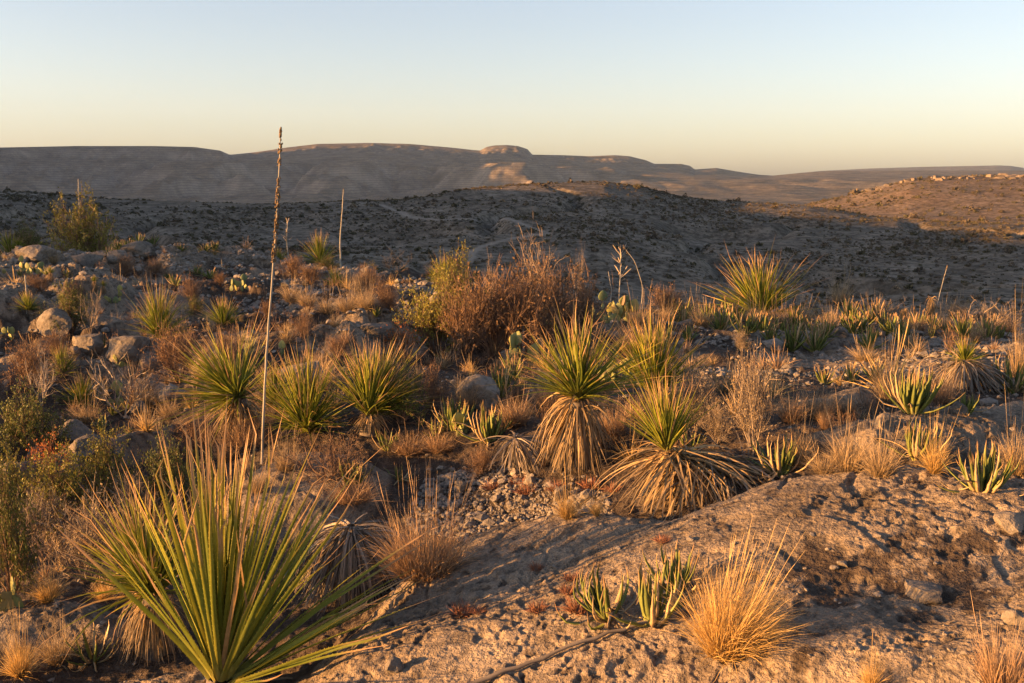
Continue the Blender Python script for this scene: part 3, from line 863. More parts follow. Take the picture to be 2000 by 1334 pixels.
TUFT = {'gold': [tuft(200 + k, 420, 0.010, 0.5, 0.8, 26, 1.7).mesh('grass_tuft', M['gold']) for k in range(2)],
        'straw': [tuft(210 + k, 360, 0.012, 0.45, 0.9, 16, 1.7, jit=0.1, base=0.25).mesh('grass_tuft', M['straw']) for k in range(3)],
        'red': [tuft(220 + k, 460, 0.011, 0.42, 0.9, 10, 1.7, jit=0.1, base=0.3).mesh('grass_tuft', M['red']) for k in range(3)]}
BROWN = [branchy(300 + k, 34, 260, 1500, 0.8, leaves=1300, leaf=0.032) for k in range(3)]
BROWN = [(a.mesh('branches', M['twig']), b.mesh('foliage', M['leaf_brown'])) for a, b in BROWN]
MATB = [branchy(310 + k, 40, 260, 1100, 1.05, leaves=700, leaf=0.03, l=(0.7, 0.35, 0.2), base=0.2) for k in range(2)]
MATB = [(a.mesh('branches', M['twig']), b.mesh('foliage', M['leaf_brown'])) for a, b in MATB]
GREY = [branchy(320 + k, 30, 260, 1300, 0.6, leaves=1500, leaf=0.026, w=(0.014, 0.008, 0.005)) for k in range(2)]
GREY = [(a.mesh('branches', M['twig_grey']), b.mesh('foliage', M['leaf_silver'])) for a, b in GREY]
BARE = [branchy(330 + k, 5, 40, 160, 0.55, w=(0.026, 0.014, 0.008), l=(0.75, 0.42, 0.24), jit=0.2, n3=160)[0].mesh('branches', M['twig_grey']) for k in range(3)]
GREEN = [branchy(340 + k, 30, 220, 1000, 0.9, leaves=7500, leaf=0.03) for k in range(3)]
GREEN_M = [(a.mesh('branches', M['twig']), b.mesh('foliage', M['leaf_green'])) for a, b in GREEN]
OLIVE_M = [(a.mesh('branches', M['twig']), b.mesh('foliage', M['leaf_olive'])) for a, b in GREEN[:2]]
REDL = branchy(350, 14, 70, 260, 0.6, leaves=520, leaf=0.05)
RED_M = [(REDL[0].mesh('branches', M['twig']), REDL[1].mesh('foliage', M['leaf_red']))]
CUSH = [tuft(230 + k, 170, 0.05, 0.8, 0.3, 0, base=0.5).mesh('cushion_plant', M['cushion']) for k in range(2)]
PADS = [pad_mesh(k) for k in range(3)]
BOULDER = [rock_mesh('boulder', 400 + k, 4, 0.62, 10, 0.10) for k in range(6)]
SLABR = [rock_mesh('boulder', 420 + k, 4, 0.32, 8, 0.09) for k in range(3)]
STONE = [rock_mesh('stone', 440 + k, 2, 0.6, 8, 0.10, M['stone']) for k in range(7)]

# ------------------------------------------------------------------ placing things
def root(name, label, cat, p, group=None, rotz=0.0, scale=1.0):
    o = bpy.data.objects.new(name, None); C.objects.link(o)
    o.empty_display_size = 0.1
    o.location = tuple(p); o.rotation_euler = (0, 0, rotz); o.scale = scale if isinstance(scale, tuple) else (scale,) * 3
    return tag(o, label, cat, group)

rr = random.Random(5)
def trunk_mesh(h, r0, r1):
    b = MB(); z = np.linspace(-0.05, h, 6)
    b.add(tube(np.stack([0.01 * np.sin(z * 9), 0.01 * np.cos(z * 7), z], -1), np.linspace(r0, r1, 6), 8))
    return b.mesh('trunk', M['stick'], True)

# --- the big sotol in front: every leaf an object of its own
def front_sotol():
    p = at(432, 1345); p[2] -= 0.02
    t = root('sotol_plant', 'big green sotol filling the lower left corner, long toothed sword leaves', 'sotol', p)
    r = np.random.RandomState(77)
    n = 150
    az = r.rand(n) * 2 * np.pi
    el = np.radians(46 + 42 * r.rand(n) ** 0.75)
    low = r.rand(n) < 0.16; az[low] = r.normal(0.1, 0.6, low.sum()); el[low] = np.radians(r.uniform(20, 36, low.sum()))
    Dv = nrm(dirs(az, el) * np.array([0.9, 0.75, 1.0]) + np.array([0.03, 0.05, 0]))
    P = np.stack([np.cos(az) * 0.05 * np.cos(el), np.sin(az) * 0.05 * np.cos(el), 0.02 + 0.05 * np.sin(el)], -1)
    L = r.uniform(0.62, 0.98, n)
    g = 0.16 * r.uniform(0.2, 1.5, n)
    T = paths(r, P, Dv, L, g, 9, 0.018)
    tips = r.rand(n) < 0.5
    T[tips, -1] += r.normal(0, 0.02, (tips.sum(), 3)); T[tips, -2] += r.normal(0, 0.006, (tips.sum(), 3))
    for k in np.where(r.rand(n) < 0.09)[0]:                 # bent and broken leaves
        i = r.randint(4, 8); v = nrm(T[k, i] - T[k, i - 1] + r.normal(0, 0.4, 3) * np.array([1, 1, .6]) * 0.05 + np.array([0, 0, -0.03])) ; st = np.linalg.norm(T[k, 1] - T[k, 0])
        for j in range(i + 1, 10): T[k, j] = T[k, j - 1] + v * st
    pr = np.array([1.5, 1.08, 1.0, .95, .88, .79, .67, .52, .33, .06])
    for k in range(n):
        V, F, a, _ = ribbons(r, T[k:k + 1], np.array([0.0185 * r.uniform(0.85, 1.15)]), pr, 0.42, twist=0.5)
        G = V.reshape(10, 3, 3); tv, tf = [], []; q = len(V)
        for s, sg in ((0, -1), (2, 1)):                     # the hooked marginal teeth
            for u in np.arange(0.08, 0.82, 0.028):
                f = u * 9; i = int(f); w = f - i
                e = G[i, s] * (1 - w) + G[i + 1, s] * w; c = G[i, 1] * (1 - w) + G[i + 1, 1] * w
                fw = nrm(G[i + 1, s] - G[i, s]); o = nrm(e - c)
                tv += [e - fw * 0.0022, e + fw * 0.0012 + o * 0.0004, e + o * 0.0038 + fw * 0.0028, e + o * 0.0016 - fw * 0.0004]
                tf.append([q, q + 1, q + 2, q + 3]); q += 4
        V2 = np.concatenate([V, np.array(tv)]); F2 = np.concatenate([F, np.array(tf)])
        a2 = np.concatenate([a, np.full(len(tv), 0.02)]); rn = np.full(len(V2), r.rand())
        obj('leaf', mesh_np('leaf', V2, F2, M['sotol'], False, {'along': a2, 'rnd': rn}), t)
    b = skirt(78, 90, 0.05, 0.2, 0.34, 0.022, top_r=0.05)
    stuff(obj('dry_leaf_bases', b.mesh('dry_leaf_bases', M['skirt']), t))
    obj('trunk', trunk_mesh(0.06, 0.07, 0.055), t)
front_sotol()

def sotol(px, py, fh, crown, label, kind='fan', skirt_=0, tilt=None, dist=None, wide=1.0):
    p = at(px, py) if dist is None else at_d(px, dist)
    s = mpp(p)
    t = root('sotol_plant', label, 'sotol', p, None)
    if tilt is None and kind != 'far': tilt = (rr.gauss(0, 0.1), rr.gauss(0, 0.08))
    sd = int(px * 7 + py) % 9973
    if kind == 'far': me = FAN_FAR[rr.randrange(3)]
    else:
        ga, gw = rr.uniform(0, 6.28), rr.uniform(0.2, 0.5)
        me = fan(sd, int(rr.uniform(250, 350)), 0.025, rr.uniform(-8, 10) if kind == 'fan' else rr.uniform(18, 28), rr.uniform(84, 89), rr.uniform(0.18, 0.38), lenv=(rr.uniform(0.4, 0.6), 1.05), jit=0.05,
                 bias=lambda a, e: 0.35 if abs((a - ga + math.pi) % (2 * math.pi) - math.pi) < gw and e < 0.9 else 1.0).mesh('leaves', M['sotol'])
    L = fh * s / 0.93; ch = crown * s
    rot = (tilt[1], tilt[0], rr.uniform(0, 6.28)) if tilt else (0, 0, rr.uniform(0, 6.28))
    lf = obj('leaves', me, t, (0, 0, ch), 0, (L * wide, L * wide, L), rot if not tilt else None)
    if tilt:
        lf.rotation_euler = (Matrix.Rotation(tilt[0], 3, 'Y') @ Matrix.Rotation(tilt[1], 3, 'X') @ Matrix.Rotation(rr.uniform(0, 6.28), 3, 'Z')).to_euler()
    stuff(lf)
    if skirt_:
        k = (ch + 0.02) / 0.78
        stuff(obj('skirt', skirt(sd + 1, int(rr.uniform(460, 600)), 0.78, 0.35, 0.86, 0.021, (rr.uniform(.4, .6), rr.uniform(1.1, 1.6)), lean=(rr.uniform(-.15, .15), rr.uniform(-.15, .15))).mesh('skirt', M['skirt']), t, (0, 0, 0), rr.uniform(0, 6.28), (k * skirt_, k * skirt_, k)))
        obj('trunk', trunk_mesh(ch, 0.07, 0.05), t)
    return t, p, s

sotol(305, 1275, 205, 120, 'sotol with dry hanging skirt close behind the big corner sotol', 'fan', 0.75, (-0.25, 0.0))
sotol(600, 852, 165, 8, 'bushy sotol just right of the tall seed stalk, no skirt', 'fan', 0, None, None, 0.85)
sotol(722, 842, 150, 30, 'upright sotol with flat straw skirt, right of the bushy stalk-side sotol', 'up', 1.6)
sotol(470, 862, 150, 85, 'sotol drooping to the left beside the tall seed stalk', 'fan', 0.8, (-0.55, 0.15))
sotol(1128, 915, 172, 135, 'upright sotol on a full straw skirt in the middle of the picture', 'fan', 0.8, None, None, 1.2)
sotol(1278, 790, 150, 18, 'skirtless sotol just behind and right of the skirted middle sotol', 'up')
sotol(1500, 592, 125, 6, 'lone golden-green sotol standing out above the plateau rim', 'fan', 0, None, 14.2, 1.25)
sotol(312, 672, 100, 12, 'large sotol on the boulders above the dark fallen trunk', 'fan', 0, None, None, 0.75)
sotol(437, 648, 55, 10, 'small sotol alone on the pale gravel, left of the stalk', 'far')
sotol(866, 572, 52, 4, 'sotol peeping over the top of the round green shrub', 'far', 0, None, 15.4)
sotol(620, 512, 58, 5, 'shaded sotol clump on the rim right of the tall stalk', 'far', 0, None, 20.5, 0.8)
sotol(538, 514, 34, 3, 'dim sotol on the rim directly behind the tall stalk', 'far', 0, None, 22)
sotol(124, 742, 58, 8, 'narrow sotol above the fan-shaped one at the dead branches', 'far', 0, None, None, 0.7)
sotol(160, 800, 62, 8, 'fan-shaped sotol beside the bleached dead branches', 'far')
sotol(8, 455, 48, 16, 'sotol at the very left edge under the far mesa', 'far', 0.9, None, 25)
sotol(47, 450, 42, 10, 'low sotol between the left edge and the tall green shrub', 'far', 0, None, 25.5)
sotol(56, 622, 36, 14, 'little sotol carrying a short bare stalk at the left edge', 'far')
sotol(190, 486, 70, 8, 'spiky sotol growing out of the right side of the tall green shrub', 'far', 0, None, 23.5, 0.7)
sotol(655, 560, 34, 3, 'low sotol among rusty shrubs right of the stalk', 'far')
sotol(950, 600, 36, 5, 'sotol tips showing through the big brown thicket', 'far', 0, None, 13.4)
sotol(540, 800, 80, 6, 'loose sotol tuft behind the tall stalk, by the two small cactus pads', 'far')

# --- the sotol that has toppled over
def toppled():
    p = at(1300, 985); s = mpp(p)
    t = root('sotol_plant', 'toppled sotol, its straw skirt combed out to the right over the rock', 'sotol', p)
    r = np.random.RandomState(9)
    hz = 105 * s
    f = fan(501, 190, 0.028, 34, 88, 0.15, tilt=(-0.1, 0.0)).mesh('leaves', M['sotol'])
    stuff(obj('leaves', f, t, (0, 0, hz), 0, 150 * s))
    n = 1250
    q = r.rand(n)
    axis = np.array([0.48, 0.16, -0.17])
    P = np.array([0, 0, hz]) + q[:, None] * axis + r.normal(0, 0.015, (n, 3))
    az = r.rand(n) * 2 * np.pi
    Dv = dirs(az, np.radians(r.uniform(-62, 8, n))) + np.array([1.2, 0.15, 0.1]) * (0.02 + q[:, None])
    T = paths(r, P, Dv, r.uniform(0.28, 0.5, n), r.uniform(0.5, 2.0, n), 7, 0.045, floor=0.004)
    shady = q + r.normal(0, 0.15, n) > 0.5; W = 0.0085 * r.uniform(0.6, 1.25, n); pr = np.array([.9, 1, 1, .95, .85, .7, .5, .2])  # greyer towards the right: the skirt's shaded side put into leaf colour
    b = MB(); b.add(ribbons(r, T[~shady], W[~shady], pr, 0.0, twist=0.6))
    stuff(obj('skirt', b.mesh('skirt', M['skirt']), t))
    b = MB(); b.add(ribbons(r, T[shady], W[shady], pr, 0.0, twist=0.6))
    stuff(obj('shade_side_skirt', b.mesh('shade_side_skirt', M['skirt_grey']), t))
    b = MB(); b.add(tube(np.array([[0, 0, hz - 0.02], [0.2, 0.07, hz * 0.6], [0.42, 0.15, hz * 0.25]]), np.array([0.02, 0.03, 0.035]), 8))
    obj('trunk', b.mesh('trunk', M['stick'], True), t)
toppled()

# --- dead sotol stumps and heads
def dead_head(px, py, w, h, label, m='skirt_grey', seed=1, lean=(0, 0), n=420, dist=None, top=0.78, crown=None):
    p = at(px, py) if dist is None else at_d(px, dist); s = mpp(p)
    t = root('dead_sotol', label, 'dead plant', p)
    k = h * s
    b = skirt(seed, int(n * 1.6), 0.9, 0.4, 1.05, 0.026, (0.6, 1.5), 0.05, lean=lean)
    stuff(obj('skirt', b.mesh('skirt', M[m]), t, (0, 0, 0), 0, (w * s / 0.95, w * s / 0.95, k / 0.95)))
    obj('trunk', trunk_mesh(k * 0.8, min(0.16 * k + 0.03, w * s * 0.22), min(0.12 * k + 0.02, w * s * 0.18)), t)
    if crown:
        stuff(obj('leaves', crown, t, (0, 0, k * 0.85), 1.0, k * 0.9))
    return t
dead_head(690, 1165, 160, 150, 'dark grey dead sotol stump behind the big corner sotol', 'skirt_grey', 601)
dead_head(1880, 758, 120, 60, 'bleached mound of dead sotol leaves near the right edge', 'skirt_grey', 602, (0.5, 0), crown=FAN_FAR[1])
dead_head(1010, 905, 120, 55, 'flattened grey dead sotol left of the skirted middle sotol', 'skirt_grey', 603, (0.6, 0))
dead_head(295, 704, 70, 42, 'dark fallen sotol trunk below the boulder sotol', 'skirt_grey', 604, (0.5, 0))
dead_head(1836, 588, 20, 62, 'taller of two shaggy dry stems on the rim, with a thin stalk', 'skirt', 605, (0, 0), 200, 14.2)
dead_head(1784, 592, 16, 36, 'shorter of two shaggy dry stems on the rim', 'skirt', 606, (0, 0), 160, 14.2)

# --- yuccas: small heads on shaggy trunks
def yucca(px, py, hh, th, label, dist=None):
    p = at(px, py) if dist is None else at_d(px, dist); s = mpp(p)
    t = root('yucca_plant', label, 'yucca', p)
    stuff(obj('leaves', FAN_FAR[rr.randrange(3)], t, (0, 0, th * s), rr.uniform(0, 6), hh * s))
    k = th * s / 0.78
    stuff(obj('skirt', SKIRT[0], t, (0, 0, 0), 1.0, (k * 0.5, k * 0.5, k)))
    return t
yucca(186, 572, 13, 20, 'left of two small yuccas beside prickly pear on the shaded shelf')
yucca(203, 575, 12, 16, 'right of two small yuccas beside prickly pear on the shaded shelf')
yucca(100, 553, 15, 20, 'single small yucca behind the low brown shrub at the left')
yucca(26, 500, 20, 26, 'yucca with a drooping pale trunk under the left-edge sotols', 23.5)
yucca(124, 618, 18, 30, 'yellow yucca head rising from the olive shrub at the left')

# --- lechuguilla: thick curved leaves, near ones leaf by leaf
def agave_near(px, py, w, h, label, n=22, curl=False, open_=0.5, lean=0.0):
    n = int(n * 1.7)
    p = at(px, py); s = mpp(p)
    t = root('agave_plant', label, 'agave', p)
    L = h * s * 1.05
    for k in range(n):
        ml = AG_CURL if (curl and k % 3) else AG_LEAF
        az = k * 2.399 + rr.uniform(-.3, .3)
        if curl: az = math.pi + rr.uniform(-1.1, 1.1) if k % 4 else az
        ti = abs(rr.gauss(0, open_ * 0.45)) + open_ * 0.5 * k / n
        if rr.random() < 0.1: ti += 0.7
        q = L * rr.uniform(0.72, 1.05)
        m3 = Matrix.Rotation(lean, 3, 'Y') @ Matrix.Rotation(az, 3, 'Z') @ Matrix.Rotation(ti, 3, 'Y')
        rad = w * s * 0.16 * math.sqrt((k + .5) / n)
        obj('leaf', ml[rr.randrange(len(ml))], t, (math.cos(az) * rad, math.sin(az) * rad, -0.01), 0, (q, q * rr.uniform(0.85, 1.2), q), tuple(m3.to_euler()))
    for k in range(7):
        az = rr.uniform(0, 6.28); q = L * rr.uniform(0.6, 0.95)
        m3 = Matrix.Rotation(az, 3, 'Z') @ Matrix.Rotation(rr.uniform(1.05, 1.5), 3, 'Y')
        obj('leaf', AG_DRY[k % 3], t, (math.cos(az) * w * s * .12, math.sin(az) * w * s * .12, 0.012), 0, q, tuple(m3.to_euler()))
    return t
agave_near(1195, 1213, 100, 108, 'agave with leaves arching over to the right, left of the golden grass', 18, True, 0.4)
agave_near(1275, 1222, 80, 125, 'upright agave pressed against the golden grass clump', 20, False, 0.35)
agave_near(1318, 1160, 80, 100, 'spiky agave behind the upright one at the golden grass', 14, False, 0.45)
agave_near(1918, 958, 110, 100, 'plump agave with curled outer leaves on the rock at the right edge', 26, False, 0.6)
agave_near(1525, 925, 90, 92, 'open agave right of the toppled sotol skirt', 16, False, 0.6)
agave_near(1790, 893, 80, 85, 'agave rising out of straw grass right of centre', 20, False, 0.5)
agave_near(955, 862, 70, 80, 'pale agave in front of the domed boulder', 18, False, 0.45)
agave_near(890, 838, 85, 68, 'dark agave beneath the domed boulder', 24, False, 0.5)
agave_near(852, 852, 30, 40, 'small dark agave left of the boulder agaves', 9, False, 0.4)
agave_near(182, 1292, 90, 75, 'dark small agave on the ground under the skirted corner sotol', 10, False, 0.75)
agave_near(1782, 806, 80, 98, 'tall agave clump amid rusty grass at the right', 28, False, 0.45)
agave_near(1888, 808, 40, 50, 'narrow agave beside the split white stone', 12, False, 0.35)
agave_near(1978, 768, 80, 85, 'large agave at the right edge beside the bleached mound', 18, False, 0.6)
agave_near(690, 945, 60, 58, 'agave over the brown mat behind the big corner sotol', 16, False, 0.45)
agave_near(780, 940, 18, 46, 'thin upright agave at the edge of the gravel patch', 6, False, 0.25)
agave_near(758, 880, 50, 50, 'dark drooping agave left of the rusty grass strip', 14, False, 0.8)
agave_near(1350, 876, 60, 46, 'yellowish agave peeking over the toppled sotol', 12, False, 0.6)
agave_near(198, 838, 26, 32, 'little dark agave right of the stacked boulder', 10, False, 0.7)
agave_near(100, 872, 36, 44, 'dark agave between the round bush and the stacked boulder', 12, False, 0.6)

def agave_far(px, py, w, h, label, group=None, dist=None):
    p = at(px, py) if dist is None else at_d(px, dist); s = mpp(p)
    o = obj('agave_plant', AGAVE[rr.randrange(5)], None, tuple(p), rr.uniform(0, 6.28), (w * s * 1.0, w * s * 1.0, h * s * 1.1))
    return tag(o, label, 'agave', group)
for a in [(1548, 688, 62, 62, 'left one of the paired bright agaves in mid-plateau'), (1592, 688, 60, 58, 'right one of the paired bright agaves in mid-plateau'),
          (1610, 752, 40, 38, 'dim agave with bent leaves left of three in a row'), (1662, 748, 38, 42, 'middle agave of three in a row on grey gravel'),
          (1706, 744, 38, 46, 'bright right agave of three in a row on grey gravel'), (980, 778, 64, 68, 'tall thin-leaved agave beside the domed boulder'),
          (1003, 742, 50, 60, 'agave in front of the prickly pear, left of the middle sotol'), (1852, 644, 14, 20, 'tiny lone agave on the bare grey shelf'),
          (1820, 660, 22, 28, 'small agave left of the tiny lone one on the shelf'), (1745, 655, 50, 40, 'agave with dry grass at the front of the rim row'),
          (222, 812, 30, 24, 'small striped agave left of the sloping slab'), (250, 800, 26, 22, 'tiny agave at the top of the sloping slab'), (196, 690, 26, 40, 'short agave tuft between two boulders at the left'),
          (640, 520, 26, 18, 'round dark green agave tuft beneath the shaded rim sotol'), (412, 545, 44, 20, 'low grey agave patch on the shaded shelf'), (735, 625, 24, 26, 'bright little agave above the pale slab'),
          (345, 560, 30, 26, 'agave behind the round rusty bush')]:
    agave_far(*a)
RIM = 'agaves along the plateau rim'
for k, (px, d, w, h) in enumerate([(1265, 12.6, 34, 40), (1345, 12.8, 44, 48), (1392, 11.9, 46, 44), (1440, 12.5, 50, 52), (1470, 11.6, 56, 46), (1502, 12.0, 48, 40), (1560, 13.0, 40, 38), (1602, 12.8, 46, 44), (1640, 13.2, 40, 46),
                                   (1672, 13.4, 44, 44), (1700, 12.3, 52, 48), (1728, 13.2, 44, 46), (1752, 12.6, 46, 42), (1780, 12.2, 44, 50), (1690, 11.9, 44, 34), (1870, 13.2, 40, 40), (1896, 13.0, 46, 52), (1916, 12.8, 44, 40), (1962, 12.4, 44, 44), (1985, 13.0, 40, 48), (1850, 13.6, 30, 30), (1420, 13.2, 40, 40), (1325, 13.4, 34, 34), (1945, 11.9, 40, 34), (1360, 11.4, 46, 44), (1415, 11.2, 50, 46), (1455, 10.9, 48, 44), (1490, 11.3, 52, 48), (1525, 11.6, 46, 42), (1575, 11.9, 44, 44), (1625, 11.5, 50, 44), (1380, 12.4, 46, 46), (1540, 12.6, 44, 44), (1660, 12.4, 46, 44), (1715, 11.4, 46, 40), (1810, 12.9, 44, 42)]):
    q = rr.uniform(0.7, 1.25); d += rr.uniform(-0.9, 0.7); px += rr.uniform(-8, 8)
    agave_far(px, 600, w * q * rr.uniform(0.8, 1.2), h * q, 'knee-high agave in the long row along the right-hand plateau rim', RIM, d)
SHELF = 'agaves on the shaded shelf'
for px, py, w, h in [(214, 505, 22, 20), (232, 492, 24, 22), (250, 488, 26, 20), (272, 478, 30, 22), (300, 478, 26, 20), (356, 492, 24, 18), (402, 492, 30, 18), (420, 490, 26, 18), (70, 532, 20, 16), (92, 540, 20, 18), (130, 542, 18, 16), (385, 535, 24, 18), (330, 545, 26, 16), (40, 540, 18, 14)]:
    agave_far(px, py, w, h, 'small grey-green agave in the shade on the left-hand rocky shelf', SHELF)

# --- grasses
def grass(px, py, w, h, kind, label, group=None, dist=None, lean=None):
    p = at(px, py) if dist is None else at_d(px, dist); s = mpp(p)
    ml = TUFT[kind]
    o = obj('grass_tuft', ml[rr.randrange(len(ml))], None, tuple(p), rr.uniform(0, 6.28), (w * s * 0.85, w * s * 0.85, h * s * 1.1))
    return tag(o, label, 'grass', group)
def front_grass():
    p = at(1418, 1282); s = mpp(p)
    b = tuft(240, 1500, 0.0075, 0.42, 1.0, 70, 1.45, (0.22, 0.0), 6, 0.05, 0.2)
    o = obj('grass_tuft', b.mesh('grass_tuft', M['gold']), None, tuple(p), 0, (185 * s, 170 * s, 190 * s))
    tag(o, 'big golden bunch grass in front of the agaves, stems swept to the right', 'grass')
    p = at(832, 1124); s = mpp(p)
    b = tuft(241, 1000, 0.009, 0.5, 0.9, 60, 1.75, (0, 0), 5, 0.07, 0.42)
    tag(obj('grass_tuft', b.mesh('grass_tuft', M['red']), None, tuple(p), 0, (130 * s, 110 * s, 135 * s)), 'rusty bunch grass with tall stems at the left lip of the front rock', 'grass')
front_grass()
for a in [(1108, 1018, 70, 62, 'gold', 'small golden tuft at the edge of the gravel, left of the toppled sotol'), (1165, 1008, 44, 36, 'gold', 'low tuft touching the left tips of the toppled sotol skirt'),
          (40, 1322, 90, 80, 'gold', 'golden grass in the bottom left corner'), (115, 1292, 90, 60, 'straw', 'pale seedy grass beside the dark small agave at bottom left'),
          (1955, 1362, 120, 130, 'red', 'rusty grass with tall stems in the bottom right corner'), (1700, 1350, 64, 66, 'gold', 'grass tip rising from the bottom edge, right of the golden clump'),
          (95, 1178, 90, 56, 'gold', 'orange-lit grass above the grey rock at the left edge'), (205, 1172, 60, 40, 'gold', 'short grass between the grey rock and the skirted sotol'),
          (1660, 920, 110, 90, 'straw', 'straw grass left of the agave in grass'), (1720, 930, 90, 80, 'straw', 'straw grass directly in front of the agave in grass'), (1610, 925, 80, 46, 'straw', 'low greenish grass at the edge of the front rock'),
          (1825, 925, 80, 76, 'gold', 'bright rounded tuft right of the agave in grass'), (1560, 915, 60, 80, 'straw', 'thin stems right of the open agave'),
          (1985, 930, 80, 100, 'straw', 'tall straw grass behind the plump agave at the right edge'), (1545, 825, 70, 62, 'red', 'left rusty tuft of the three behind the open agave'),
          (1600, 815, 80, 58, 'red', 'middle rusty tuft of the three behind the open agave'), (1650, 812, 60, 50, 'red', 'right rusty tuft of the three behind the open agave'), (1612, 840, 30, 44, 'red', 'small red tuft in front of the three rusty ones'),
          (1730, 790, 60, 80, 'straw', 'dry grass left of the tall agave clump at right'), (1840, 790, 60, 70, 'red', 'rusty grass right of the tall agave clump at right'),
          (690, 985, 110, 46, 'red', 'low brown grass mat in front of the mat agave'), (800, 888, 90, 40, 'red', 'low rusty grass strip left of the grey dead sotol'), (860, 884, 70, 34, 'red', 'rusty grass strip in front of the dark boulder agave'),
          (1070, 800, 70, 70, 'red', 'rusty grass left of the skirted middle sotol'), (1010, 830, 70, 60, 'red', 'rusty grass right of the pale boulder agave'), (1200, 850, 60, 60, 'red', 'rusty grass in the gap between middle and toppled sotols'),
          (680, 612, 60, 44, 'straw', 'pale sunlit grass on the gravel left of the round green shrub'), (640, 612, 50, 36, 'straw', 'pale grass left of the sunlit gravel tuft'), (715, 606, 50, 44, 'straw', 'pale grass right of the sunlit gravel tuft'), (600, 600, 50, 34, 'straw', 'straw grass beside the stalk on the gravel'),
          (570, 590, 50, 36, 'straw', 'straw grass just right of the stalk, furthest back'), (655, 640, 30, 24, 'straw', 'small round grass tuft low on the gravel'), (200, 765, 40, 22, 'gold', 'little orange tuft below the boulders at the left'),
          (105, 515, 30, 22, 'straw', 'pale tuft right of the shaded prickly pear'), (280, 800, 60, 60, 'straw', 'seedy grass left of the pale split boulder'), (170, 825, 70, 40, 'straw', 'dry grass below the fan-shaped sotol'),
          (1990, 740, 50, 110, 'straw', 'tall straw stems at the right edge above the large agave'), (1905, 670, 30, 44, 'straw', 'thin grass on the grey shelf left of the edge stems'), (1690, 705, 70, 30, 'straw', 'grey grass fringe in front of the rim agaves'),
          (1370, 640, 60, 40, 'straw', 'dry grass under the left end of the rim row'), (1420, 600, 50, 46, 'straw', 'sunlit grass between the round rusty shrub and the lone sotol'), (1640, 595, 50, 50, 'straw', 'grass plume right of the lone sotol'),
          (440, 900, 60, 46, 'red', 'brown grass at the foot of the drooping sotol'), (560, 920, 70, 50, 'straw', 'straw grass at the foot of the tall stalk'), (505, 960, 60, 44, 'straw', 'dry grass in front of the tall stalk'), (640, 760, 50, 50, 'straw', 'dry grass between the two sotols by the stalk'),
          (330, 820, 50, 40, 'straw', 'dry grass on the top of the sloping slab'), (1250, 640, 60, 50, 'straw', 'dry grass beneath the right-hand prickly pear'), (1230, 690, 60, 60, 'red', 'rusty grass behind the skirted middle sotol'), (910, 800, 60, 60, 'red', 'dry red stems left of the domed boulder')]:
    grass(*a)
for px, py, d in [(1480, 640, None), (1530, 600, 13.2), (1620, 640, None), (1810, 610, 13.0), (1870, 620, None), (1930, 625, None), (1580, 600, 13.6), (1360, 590, 13.4), (1300, 630, None), (1480, 600, 13.4), (1720, 600, 13.8), (1860, 590, 14.0), (1990, 590, 13.8)]:
    grass(px, py, 46, 40, 'red' if px % 20 else 'straw', 'dry grass tuft standing among the agaves of the plateau rim', 'grass among the rim agaves', d)

